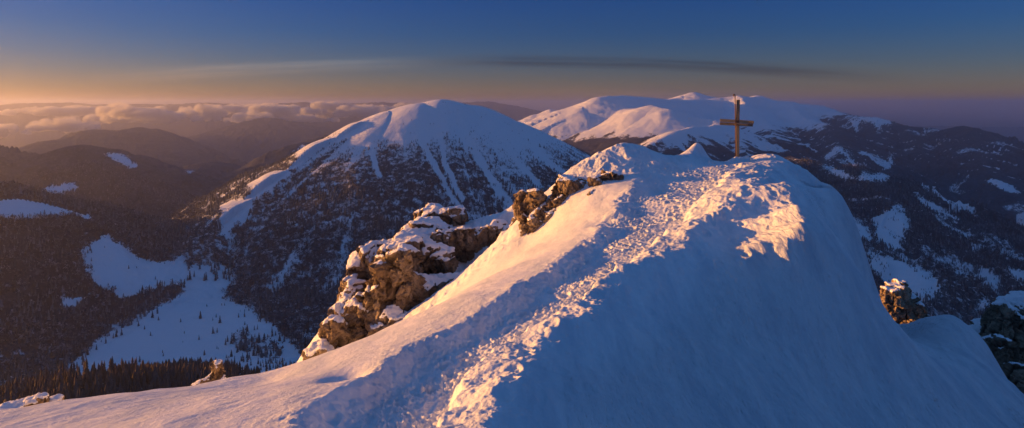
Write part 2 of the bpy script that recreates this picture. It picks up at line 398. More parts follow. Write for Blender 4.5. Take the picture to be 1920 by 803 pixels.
def project(x, y, z):
    return x/y*F+960, 192-z/y*F
def in_poly(px, py, poly):
    r = np.zeros(px.shape, bool); n = len(poly)
    for i in range(n):
        x0, y0 = poly[i]; x1, y1 = poly[(i+1) % n]
        if y0 == y1: continue
        c = ((y0 > py) != (y1 > py)) & (px < (x1-x0)*(py-y0)/(y1-y0)+x0)
        r ^= c
    return r
# open snow: outline in the photograph's directions, with the distance band it lies in
MEADOWS = [
 ([(150,470),(165,462),(200,440),(215,455),(240,465),(258,485),(290,492),(330,488),(345,480),(352,500),(420,500),(440,520),(425,545),(420,560),(470,580),(490,600),(520,620),(560,660),(600,700),(540,720),(430,694),(250,698),(130,722),(110,712),(150,670),(200,625),(230,600),(330,560),(345,530),(300,535),(260,550),(225,560),(215,545),(190,535),(165,510),(158,490)], 700, 2150),
 ([(118,568),(160,556),(150,572),(120,578)], 700, 2000),
 ([(-400,300),(0,330),(60,350),(110,360),(170,385),(178,400),(165,412),(130,398),(90,402),(60,408),(20,412),(0,405),(-400,400)], 900, 1750),
 ([(70,362),(90,350),(140,342),(146,354),(110,366),(80,372)], 2300, 4000),
 ([(195,288),(215,287),(235,292),(262,315),(245,314),(215,300)], 3900, 5200),
 ([(345,322),(362,318),(360,326)], 3000, 7000),
 ([(520,300),(545,306),(580,318),(602,338),(575,334),(540,318)], 2500, 4800),
 ([(608,330),(622,318),(634,328),(650,322),(668,326),(665,342),(610,340)], 2300, 4800),
 ([(545,298),(566,272),(574,272),(606,304),(600,312),(566,282),(556,302)], 3500, 6500),
 ([(1545,298),(1566,272),(1574,272),(1606,304),(1622,312),(1600,310),(1572,284),(1556,302)], 3300, 6500),
 ([(1528,304),(1545,308),(1580,320),(1604,336),(1588,338),(1552,322)], 2300, 4800),
 ([(1606,338),(1618,318),(1634,328),(1650,322),(1668,328),(1664,341)], 2300, 4800),
 ([(1655,318),(1668,288),(1676,286),(1672,318)], 3000, 6500),
 ([(1590,225),(1604,219),(1612,232),(1604,262),(1600,240)], 4500, 8500),
 ([(1604,219),(1668,224),(1672,236),(1655,232),(1648,258),(1640,232)], 4500, 8500),
 ([(1690,318),(1710,312),(1740,330),(1775,360),(1730,345)], 2500, 5200),
 ([(1712,337),(1770,362),(1830,390),(1835,398),(1790,390),(1740,356)], 1700, 4800),
 ([(1705,355),(1760,385),(1800,412),(1790,414),(1740,388)], 1500, 3600),
 ([(1818,300),(1840,304),(1880,330),(1912,360),(1900,364),(1850,340),(1825,325)], 2800, 5600),
 ([(1640,410),(1690,380),(1705,420),(1680,470),(1645,450)], 1300, 3000),
 ([(1628,470),(1690,490),(1740,508),(1764,535),(1745,562),(1690,548),(1640,515)], 1200, 2600),
 ([(1590,410),(1625,425),(1640,452),(1600,440)], 1300, 3000),
 ([(1818,455),(1836,462),(1832,474)], 1300, 3000), ([(1835,500),(1870,520),(1874,545),(1850,530)], 1300, 3000),
 ([(1890,505),(1925,512),(1925,535),(1905,528)], 1300, 3500), ([(1838,570),(1852,556),(1862,575),(1846,578)], 1100, 3000),
]
x, y, h, own, dcr, D, SH, NAMES = build_far()
px, py = project(x, y, h)
GULLIES = [[(778,245),(803,290),(838,350),(872,410)],[(826,262),(832,300),(852,345),(868,372)],[(880,262),(905,305),(938,372)],[(948,270),(975,310),(1010,345)],[(985,262),(1030,305),(1070,335)],[(690,262),(700,300),(712,330)]]
def build_forest():
    nz = fbm(x/90, y/90, 4, 90); nb = fbm(x/500, y/500, 3, 91)
    f = np.ones(x.shape)
    tl = np.where(own == 1, -185, np.where(own == 5, -215+110*sst(px, 1480, 1600), 500))
    tl = tl + 55*nz + 40*nb
    f = np.where(own == 5, sst(-h, -tl+ -10, -tl+150), f)
    # curvature: gullies of the mountain hold snow, ribs carry spruce
    H = h.reshape(SH)
    lap = H*0
    for w in (6, 12):
        k = np.zeros_like(H); k[:, w:-w] = (H[:, 2*w:]+H[:, :-2*w])*.5-H[:, w:-w]
        lap += k/w
    lap = lap.ravel()/np.maximum(D/2000, .3)**1
    rib = sst(-lap, -1.4, .9)
    f1 = sst(-h, -tl-45, -tl+40)
    gul = sst(SPUR+.10*nz, .16, .40)
    east = sst(px, 860, 980)
    f1 = sst(-h-25*nz-34*STRK, 75+25*east, 200+45*east)
    f = np.where(own == 1, f1*np.clip(.96-.32*east*sst(STRK, -.6, .5)-.48*sst(STRK, .15, .8), 0, 1.05), f)
    for line in GULLIES:
        dg = np.full(x.shape, 1e9); i = np.nonzero((own == 1) & (D > 1200) & (D < 2700))[0]; gx = px[i]+3.5*nz[i]+2*perlin(x[i]/35, h[i]/35, 99); gy = py[i]
        for (ax, ay), (bx, by) in zip(line[:-1], line[1:]):
            t = np.clip(((gx-ax)*(bx-ax)+(gy-ay)*(by-ay))/((bx-ax)**2+(by-ay)**2), 0, 1)
            dg[i] = np.minimum(dg[i], np.hypot(gx-ax-t*(bx-ax), gy-ay-t*(by-ay)))
        f = f*sst(dg, 1.5, 7)
    rt = sst(px, 1450, 1560)*sst(-h, 120, 190)
    f = np.where((own == 5), f*(.35+.8*sst(SPUR+.1*nz, .34-.5*rt, .58-.5*rt))*(1-.7*sst(STRK, .35, .8))*(1-.55*rt*sst(-RR, -.42, -.05)), f)
    f = np.where((own == 5) & (D < 5400) & (px < 1400) , f*.92, f)
    # lit crest strip of the mountain
    crest = (own == 1) & (px < 700)
    sunny = SIDE > 0
    f = np.where((own == 1) & (px < 425) & (h > -420), np.maximum(f, .9*sst(-px, -425, -405)), f)
    crest = (own == 1) & (px < 700) & (px > 412+12*nz)
    f = np.where(crest, f*np.where(sunny, sst(dcr, 115+20*nz, 170+30*nz), sst(dcr, 6+12*STRK, 30+20*nz+16*STRK)), f)
    f = np.where(own >= 6, 1.0-(.45*sst(STRK, .35, .8)+.35*sst(-RR, -.42, -.05))*sst(px, 1400, 1500), f)
    f = np.where((own == 3) | (own == 4), 1.0, f)
    f = np.where(own == 0, np.where(D < 2600, 1.0, .85+.3*nb), f)
    jx = 5*fbm(x/18, y/18, 3, 95)*(2000/D)**.0; 
    qx = px+5*nz+5*fbm(x/22, y/22, 3, 97); qy = py+4*fbm(x/22, y/22, 3, 98)
    jr = np.random.default_rng(3)
    for poly, d0, d1 in MEADOWS:
        xs = [p[0] for p in poly]; ys = [p[1] for p in poly]
        i = np.nonzero((D > d0) & (D < d1) & (px > min(xs)-25) & (px < max(xs)+25) & (py > min(ys)-25) & (py < max(ys)+25))[0]
        m = 0
        for _ in range(4):
            a = jr.uniform(0, 6.28, len(i)); r = jr.uniform(0, 9, len(i)); m = m+.25*in_poly(qx[i]+r*np.cos(a), qy[i]+.6*r*np.sin(a), poly)
        low = np.where(own[i] >= 5, .20, .0)
        f[i] = f[i]*(1-m)+np.minimum(f[i], low)*m
    # wooded strip crossing the meadow
    i = np.nonzero((D > 700) & (D < 2200))[0]
    s = in_poly(qx[i], qy[i], [(200,625),(240,590),(300,560),(340,535),(352,540),(335,560),(290,580),(240,612)])
    f[i[s]] = np.maximum(f[i[s]], .55)
    s = in_poly(qx[i], qy[i], [(430,632),(470,628),(530,655),(525,676),(480,670),(440,655)])
    f[i[s]] = .7
    return np.clip(f, 0, 1)
FOREST = build_forest()
# horizon test: what the terrain hides from the camera
el = (h/y).reshape(SH); run = np.maximum.accumulate(el, 0)
HID = (run-el).ravel()

def build_land():
    co = np.stack([x, y, h], 1)
    nr, nc = SH
    i = np.arange(nr-1)[:, None]*nc + np.arange(nc-1)[None, :]
    quads = np.stack([i, i+1, i+1+nc, i+nc], -1).reshape(-1, 4)
    ow = own[quads[:, 0]]
    far = sst(D, 3500, 4500)
    FLOOR = .63+.37*sst(D, 2000, 3400); FLOOR = np.where(own == 2, np.maximum(FLOOR, .8), FLOOR)
    for gi, nm in enumerate(NAMES):
        q = quads[ow == gi]
        if not len(q): continue
        used = np.unique(q); remap = np.full(len(co), -1, np.int32); remap[used] = np.arange(len(used))
        me = raw_mesh(nm, co[used], remap[q], M_LAND, True, {'forest': (FOREST*FLOOR)[used], 'far': far[used]})
        tag(link(nm, me), kind='structure')

# ------------------------------------------------------------------ foreground snow ridge
def edge_drop(pts, prof=((2.5, 1.6), (7, 6.5), (16, 16), (34, 36))):
    """points beyond the visible edge, where the ridge falls away"""
    q = [P(*p) for p in pts]; out = []
    for i, a in enumerate(q):
        b = q[min(i+1, len(q)-1)]; c = q[max(i-1, 0)]
        tx, ty = b[0]-c[0], b[1]-c[1]; L = math.hypot(tx, ty); nx, ny = -ty/L, tx/L
        for d, dz in prof: out.append((a[0]+nx*d, a[1]+ny*d, a[2]-dz))
    return out
L_EDGE = [(-500,810,8.4),(-150,780,8.7),(0,769,9.2),(100,750,9.6),(200,742,10),(300,732,10.5),(430,710,11.5),(565,683,12.6),(700,635,14.4),(850,560,17.3)]
CTRL_PX = L_EDGE + [
 (0,803,8.0),(250,803,7.2),(450,803,6.75),(600,803,6.5),(720,803,6.5),(900,803,6.3),(975,803,6.3),(1200,803,7.3),(1400,803,9.2),(1600,803,11.4),(1900,803,14.0),
 (-400,900,7.4),(0,900,6.4),(450,900,5.4),(960,900,5.2),(1400,900,7.2),(1900,900,11.5),
 (480,720,10.6),(600,700,9.7),(690,700,8.75),(780,700,8.5),(900,700,8.15),(1010,700,8.1),(1200,700,9.3),(1400,700,10.8),(1600,700,12.8),(1800,700,15.6),
 (850,600,11.6),(950,600,10.9),(1040,600,10.4),(1095,600,10.4),(1300,600,12.6),(1500,600,13.2),(1650,600,16.5),
 (1030,500,14.8),(1100,500,14.0),(1150,500,13.4),(1200,500,13.2),(1350,500,14.2),(1500,500,14.3),(1600,500,17.5),
 (980,478,21),(1060,440,20.3),(1000,460,22.6),(1080,400,22.6),(1012,425,24.2),(1045,395,24.2),(1045,368,25),(1085,352,24.8),(1150,400,20),(1200,400,19.6),(1300,400,18.6),(1375,400,17.6),(1440,400,17.2),(1475,400,16.3),(1520,400,16.6),(1500,440,15.0),(1552,438,16.2),(1565,410,18),(1440,440,15.8),(1580,480,20.2),(1570,368,23.6),(1592,396,22.8),(1606,435,21.8),(1620,468,21.2),
 (1100,322,25.9),(1130,350,24.0),(1130,318,25.8),(1165,330,24.8),(1165,300,26.3),(1150,365,22.8),(1200,350,22.9),(1200,312,25.8),(1250,350,22.4),(1250,312,25.6),(1300,350,22.1),(1300,312,25.4),(1350,350,21.8),(1430,348,20.6),(1490,352,19.2),(1520,372,18.6),
 (1345,302,27.8),(1382,301,28),(1420,306,26.8),(1455,293,28.2),(1300,292,28),(1250,291,28),(1484,306,27),(1522,352,23.6),(1500,327,24),(1485,309,25),(1546,359,23.4),
 (1600,560,19.0),(1645,547,21.4),(1618,482,21.2),
 (1700,640,18.8),(1662,590,21.1),(1688,624,20.7),(1716,598,20.3),(1760,607,20),(1800,614,19.6),(1850,656,18.6),(1800,660,17.8),(1900,735,16.2),
 # mound with the rocks
 (984,402,25.5),(1042,350,25.9),(1085,308,26.7),(1120,290,27.2),(1162,271,27.7),(1185,272,27.9),(1205,278,27.9),(1228,292,27.9),
 # bowl and the crest of the rocky arm
 (950,450,32),(900,500,31.5),(860,525,30.5),(962,438,30.8),(975,389,35.5),(940,398,36.3),(870,420,37),(850,419,36.2),(820,440,37),(760,470,35.5),(705,490,33.5),(668,560,30.5),(655,610,28.4),(640,660,26.8),(800,560,30),(700,600,28.5),(760,540,31),
]
def fit_foreground():
    pts = [P(*p) for p in CTRL_PX]
    pts += [(X, Y, z) for X, Y, z in edge_drop(L_EDGE[:7], ((2.5, 1.9), (7, 7), (16, 17), (34, 38)))]
    pts += [(a[0]-1.6, a[1]+1.6, a[2]-2.2) for a in (P(565,683,12.6), P(700,635,14.4), P(850,560,17.3))]
    # behind the crest on the far and the right side
    pts += edge_drop([(760,470,35.5),(870,420,37),(975,389,35.5)], ((3, 2.4), (8, 8.5), (18, 20), (36, 40)))
    back = [(1045,350,26.8),(1085,308,27.6),(1162,271,28.6),(1226,291,28.9),(1290,291,29),(1345,302,29),(1382,301,29.2),(1455,293,29.6),(1484,306,29.2)]
    pts += edge_drop(back, ((2.5, 2.4), (6, 7.5), (14, 17), (30, 36)))
    right = [(1484,306,28.6),(1550,358,25),(1596,396,23.8),(1612,436,22.6),(1636,485,21.6),(1645,540,20.8)]
    for p in right:
        a = P(*p)
        for d, dz in ((2.5, 2.6), (7, 9), (16, 19), (34, 40)): pts.append((a[0]+.6*d, a[1]+.8*d, a[2]-dz))
    for p in [(1690,622,20.2),(1714,597,20.8),(1760,605,20.6),(1800,612,20.2),(1850,655,19.0),(1890,705,17.6),(1925,765,16.2)]:
        a = P(*p)
        for d, dz in ((3, 3.2), (9, 11), (20, 24), (36, 42)): pts.append((a[0]+.75*d, a[1]+.66*d, a[2]-dz))
    for p in [(632,668,26.8),(655,600,29),(708,490,33.5)]:
        a = P(*p)
        for d, dz in ((3, 3.5), (9, 11), (22, 25)): pts.append((a[0]-.8*d, a[1]+.6*d, a[2]-dz))
    kept = []
    for q in pts:
        if all((q[0]-k[0])**2+(q[1]-k[1])**2 > .5 for k in kept): kept.append(q)
    p = np.array(kept); n = len(p)
    d = np.hypot(p[:, None, 0]-p[None, :, 0], p[:, None, 1]-p[None, :, 1])
    K = -np.sqrt(d*d+.25)-np.eye(n)*.02
    Pm = np.concatenate([np.ones((n, 1)), p[:, :2]], 1)
    A = np.zeros((n+3, n+3)); A[:n, :n] = K; A[:n, n:] = Pm; A[n:, :n] = Pm.T
    w = np.linalg.solve(A, np.concatenate([p[:, 2], np.zeros(3)]))
    def ev(X, Y):
        r = (w[n]+w[n+1]*X+w[n+2]*Y).astype(np.float64)
        for i in range(n):
            d2 = (X-p[i, 0])**2+(Y-p[i, 1])**2
            r -= w[i]*np.sqrt(d2+.25)
        return r
    gu = np.linspace(-4.1, 3.1, 620); gy = np.linspace(math.log(1.4), math.log(80), 420)
    GU, GY = np.meshgrid(gu, np.exp(gy)); G = ev((GU*GY).ravel(), GY.ravel()).reshape(GU.shape)
    def ev2(X, Y):
        a = (X/Y-gu[0])/(gu[1]-gu[0]); b = (np.log(Y)-gy[0])/(gy[1]-gy[0])
        ia = np.clip(a.astype(int), 1, len(gu)-3); ib = np.clip(b.astype(int), 1, len(gy)-3); ta = a-ia; tb = b-ib
        def w4(t): return (-.5*t+t*t-.5*t**3, 1-2.5*t*t+1.5*t**3, .5*t+2*t*t-1.5*t**3, -.5*t*t+.5*t**3)
        wa, wb = w4(ta), w4(tb); r = 0
        for j in range(4):
            for i in range(4): r = r+wb[j]*wa[i]*G[ib+j-1, ia+i-1]
        return r
    return ev2
FG = fit_foreground()
# the trodden path, its centre line (photograph direction + distance) and half width
PATH = [P(p[0], p[1], p[2])+(p[3],) for p in [(560,900,5.3,.75),(700,803,6.5,.78),(780,700,8.5,.80),(870,640,9.8,.82),(955,590,11,.85),(1100,495,14.1,.9),(1190,425,17.8,1.15),(1250,375,21,1.5),(1290,340,24,1.7),(1320,318,26.5,1.7),(1375,308,28,1.1)]]
def seg_dist(X, Y, pts):
    best = np.full(X.shape, 1e9); sgn = np.zeros(X.shape); wd = np.ones(X.shape); ss = np.zeros(X.shape); s0 = 0
    for a, b in zip(pts[:-1], pts[1:]):
        dx, dy = b[0]-a[0], b[1]-a[1]; L2 = dx*dx+dy*dy; L = math.sqrt(L2)
        t = np.clip(((X-a[0])*dx+(Y-a[1])*dy)/L2, 0, 1)
        d = np.hypot(X-a[0]-t*dx, Y-a[1]-t*dy); m = d < best
        best = np.where(m, d, best); sgn = np.where(m, np.sign((X-a[0])*dy-(Y-a[1])*dx), sgn)
        wd = np.where(m, a[3]+t*(b[3]-a[3]), wd); ss = np.where(m, s0+t*L, ss); s0 += L
    return best, sgn, wd, ss
# hand-placed shapes on the snow: (px, py, Y, radius, height)  (+ mound / - hollow)
BUMPS = [(1310,274,29.6,.5,.85),(1294,282,29.3,.75,.65),(1382,299,28,.33,.22),(1205,277,27.6,.35,.10),(1180,272,27.9,.3,.08),
 (1360,345,22.6,.9,.25),(1445,368,19.4,.55,-.16),(1448,395,18,.5,-.14),(1225,345,22.9,.5,-.15),(1130,420,20,.6,-.2),
 (1200,585,10.2,.45,.16),(1060,620,9.9,.4,.12),(990,745,7.1,.4,.14),(930,760,7.0,.35,.10),(650,690,9.0,.35,-.2),(300,732,10.7,.3,.05),(112,750,9.8,.38,.04),(1680,606,19.9,.8,-.9)]
def fg_height(X, Y, detail=True):
    z = FG(X, Y)
    for (a, b, c, r, hh) in BUMPS:
        q = P(a, b, c)
        z = z + hh*np.exp(-((X-q[0])**2+(Y-q[1])**2)/(r*r))
    d, sg, w, s = seg_dist(X, Y, PATH)
    w = w*(1+.20*perlin(s/1.3, sg*3, 5)+.12*fbm(X/.33, Y/.33, 3, 51)); dd = d*sg    # sg>0 : right of the path
    near = sst(-Y, -27.5, -22)
    inside = np.where(sg > 0, 1-sst(d, w*.72, w*1.02), 1-sst(d, w*.45, w*1.25))
    z = z - (.06+.21*near)*inside
    # ploughed-up banks: sharp lip on the left, broad trampled bank on the right
    lipL = np.exp(-((dd+w*1.12)/.20)**2)*(.5+.7*fbm(s/.9, dd, 2, 6))
    bankR = np.exp(-((dd-w*1.65)/.50)**2)*(.6+.7*fbm(s/1.9, dd/1.3, 3, 7))
    z = z + near*(.035*lipL+.19*bankR) + .04*(1-near)*lipL
    if detail:
        bank = np.exp(-((dd-w*1.6)/.65)**2)
        tram = np.clip(inside + .8*bank + .3*np.exp(-((dd+w*1.2)/.3)**2), 0, 1.1)*sst(-Y, -33, -30)
        calm = .55+.45*fbm(X/1.7, Y/1.7, 2, 10)
        z = z + tram*calm*((.012+.020*near)*fbm(X/.40, Y/.40, 3, 11)+(.026+.018*near)*fbm(X/.11, Y/.13, 3, 12)) + .03*bank*fbm(X/.55, Y/.7, 4, 13)
        z = z + inside*(1-near)*.022*fbm(X/.16, Y/.22, 3, 22)
        # boot holes with a raised rim, in the trodden band and loosely beside it
        dh, hh_ = worley2(X/.46, Y/.62, 14); use = (hh_ < .62)
        pr = np.clip(inside*.8+.18*bank+.35*np.exp(-((dd-w*2.6)/1.3)**2)*(Y < 30), 0, 1)
        z = z + pr*use*(.022*np.exp(-((dh-.30)/.07)**2)-.085*(1-sst(dh, .14, .27)))
        # kicked-out clods of different sizes
        for sc_, amp, sd_, th in ((.17, .040, 15, .22), (.09, .034, 16, .50), (.06, .022, 23, .55)):
            dc, hc = worley2(X/sc_, Y/sc_, sd_); rr = .16+.26*hc/th*(hc < th)
            z = z + (hc < th)*amp*np.sqrt(np.maximum(0, 1-(dc/rr)**2))*np.clip(inside+.14*bank+.22*np.exp(-(dd/(w*1.8))**2), 0, 1)*sst(perlin(X/.9, Y/.9, 24), -.35, .35)
        # wind crust and soft swells
        z = z + .05*fbm(X/2.2, Y/2.2, 4, 16) + .012*ridged((X*.8+Y*.6)/.9, (Y*.8-X*.6)/.28, 3, 17)*(1-.6*inside)
        cr = sst(dd, w*2.2, w*3.5)*sst(X, 1, 3)
        z = z + cr*(.16*ridged(X/2.2+.2*Y, Y/3.4, 4, 18)+.07*fbm(X/.45, Y/1.1, 4, 19)+.03*ridged((X+.5*Y)/.35, (Y-.5*X)/1.6, 3, 25))
        rough = np.exp(-(((X-9.8)/3.2)**2+((Y-20)/5)**2))
        z = z + rough*(.045*ridged(X/.35, Y/.5, 3, 20)+.03*fbm(X/.8, Y/.8, 2, 26)-.03)
        mound = sst(Y, 22, 25)*(1-sst(X, 5.2, 6.6))
        z = z + mound*sst(Y-.25*X, 23.2, 24.8)*(.10*ridged(X/.55, Y/.7, 4, 27)+.07*fbm(X/.9, Y/.9, 3, 28)-.06)
    return z
def build_foreground():
    u = np.concatenate([np.linspace(-4, -1.02, 50, endpoint=False), np.linspace(-1.02, 1.02, 1500), np.linspace(1.04, 3, 30)])
    Y = np.concatenate([np.geomspace(1.5, 5.5, 60, endpoint=False), np.geomspace(5.5, 38, 950, endpoint=False), np.geomspace(38, 75, 60)])
    U, YY = np.meshgrid(u, Y); X = U*YY
    X1 = X.ravel(); Y1 = YY.ravel()
    z = fg_height(X1, Y1)
    nr, nc = U.shape
    i = np.arange(nr-1)[:, None]*nc+np.arange(nc-1)[None, :]
    q = np.stack([i, i+1, i+1+nc, i+nc], -1).reshape(-1, 4)
    keep = (z[q[:, 0]] > -58)
    px_, py_ = project(X1, Y1, z)
    pd_, ps_, pw_, _ = seg_dist(X1, Y1, PATH); WIND = sst(pd_*ps_, pw_*2.0, pw_*3.4)*(1-.8*np.exp(-(((X1-9.0)/2.6)**2+((Y1-18.5)/3.5)**2)))
    stn = sst(fbm(X1/1.1, Y1/2.6, 4, 33), .12, .5)
    dirt = .95*stn*sst(X1-Y1*.33, .5, 4)+.8*np.exp(-(((px_-1680)/60)**2+((py_-720)/70)**2))*stn+.5*np.exp(-(((px_-1330)/45)**2+((py_-360)/18)**2))
    dirt = dirt + .9*np.exp(-(((px_-905)/60)**2+((py_-525)/20)**2))*(Y1 > 26)
    me = raw_mesh('snow_ridge', np.stack([X1, Y1, z], 1), q[keep], M_SNOW, True, {'dirt': np.clip(dirt, 0, 1), 'wind': WIND})
    tag(link('snow_ridge', me), kind='structure')
    # what the ridge hides, per direction (for leaving out trees nobody can see)
    e = (z/Y1).reshape(U.shape).max(0)
    return u, e

# ------------------------------------------------------------------ rocks
def make_rock(name, blobs, voxel, label, cat, snow_bias=0.0, rough=1.0, seed=0, group=None, mat=None, snow_dir=(0, 0, 1)):
    """blobs: (px,py,Y, rx,ry,rz, tilt) angular blocks grown together; snow rests on the flatter faces"""
    R = random.Random(seed)
    bm = bmesh.new()
    for bl in blobs:
        px_, py_, Yd, rx, ry, rz, tilt = bl
        c = Vector(P(px_, py_, Yd)); rot = Matrix.Rotation(rad(tilt), 3, 'Y') @ Matrix.Rotation(R.uniform(-.5, .5), 3, 'Z')
        vs = []
        for k in range(22):
            v = Vector((R.gauss(0, 1), R.gauss(0, 1), R.gauss(0, 1))).normalized()
            m = max(abs(v.x), abs(v.y), abs(v.z)); v = v*(.55+.45/m)*R.uniform(.86, 1.05)
            vs.append(bm.verts.new(c + rot @ Vector((v.x*rx, v.y*ry, v.z*rz))))
        r = bmesh.ops.convex_hull(bm, input=vs)
        bmesh.ops.delete(bm, geom=list({g for g in r['geom_interior'] if isinstance(g, bmesh.types.BMVert)} | {g for g in r['geom_unused'] if isinstance(g, bmesh.types.BMVert)}), context='VERTS')
    me = bpy.data.meshes.new('tmp'); bm.to_mesh(me); bm.free()
    o = bpy.data.objects.new('tmp', me); C.objects.link(o)
    md = o.modifiers.new('r', 'REMESH'); md.mode = 'VOXEL'; md.voxel_size = voxel
    dg = bpy.context.evaluated_depsgraph_get(); ev = o.evaluated_get(dg); m2 = bpy.data.meshes.new_from_object(ev)
    bpy.data.objects.remove(o)
    n = len(m2.vertices); co = np.empty(n*3, np.float32); m2.vertices.foreach_get('co', co); co = co.reshape(-1, 3).astype(np.float64)
    nn = np.empty(n*3, np.float32); m2.vertex_normals.foreach_get('vector', nn); nn = nn.reshape(-1, 3).astype(np.float64)
    size = 1.0*rough; fine = 1.0
    st = co*np.array([1, 1, .6])
    cw = co+.25*size*np.stack([fbm3(co/(.8*size)+k*9.7, 2, seed+20+k) for k in range(3)], 1)
    f1, e1 = facets(cw*np.array([1, 1, .62]), .95*size, seed+1); f2, e2 = facets(cw*np.array([1, 1, .8]), .36*size, seed+2)
    f3, e3 = facets(cw, .15*size, seed+4)
    d = .45*f3 + .22*size*fbm3(co/(1.7*size), 3, seed+1) + .34*f1 + .46*f2 - .13*size*(1-sst(e1, 0, .12)) - .05*size*(1-sst(e2, 0, .14)) + .035*size*fbm3(co/(.12*size), 2, seed+3)
    co2 = co + nn*d[:, None]
    m2.vertices.foreach_set('co', co2.astype(np.float32).ravel()); m2.update()
    m2.vertex_normals.foreach_get('vector', nn2 := np.empty(n*3, np.float32)); nn2 = nn2.reshape(-1, 3)
    # snow by slope of the un-roughened block and of the rough face together
    sd = np.array(snow_dir)/np.linalg.norm(snow_dir)
    nz = .72*(nn@sd)+.28*(nn2@sd)
    sn = sst(nz+.26*fbm3(co/(.6*size), 4, seed+5)+snow_bias, .36, .60)
    co3 = co2*(1-.65*sn[:, None]) + (co+nn*(.06*size)+nn*(.07*size*fbm3(co/(.5*size), 3, seed+9))[:, None])*(.65*sn[:, None]) + np.array([0, 0, 1])*(.05*size*sn[:, None])
    co3 = co3 + nn2*(.035*size*fbm3(co/(.13*size), 2, seed+8)*(1-sn))[:, None]
    m2.vertices.foreach_set('co', co3.astype(np.float32).ravel())
    a = m2.attributes.new('crack', 'FLOAT', 'POINT'); a.data.foreach_set('value', np.clip((1-sst(e1, 0, .10))+.6*(1-sst(e2, 0, .10)), 0, 1).astype(np.float32))
    a = m2.attributes.new('snow', 'FLOAT', 'POINT'); a.data.foreach_set('value', sn.astype(np.float32))
    vi = np.array([p.vertices[0] for p in m2.polygons]); m2.polygons.foreach_set('use_smooth', sn[vi] > .35); m2.update()
    m2.materials.clear(); m2.materials.append(mat or M_ROCK); m2.name = name
    o = link(name, m2)
    # origin at the thing's base
    lo = co3.min(0); c = Vector((co3[:, 0].mean(), co3[:, 1].mean(), lo[2]))
    m2.transform(Matrix.Translation(-c)); o.location = c
    return tag(o, label, cat, group)
build_land()
FU, FE = build_foreground()

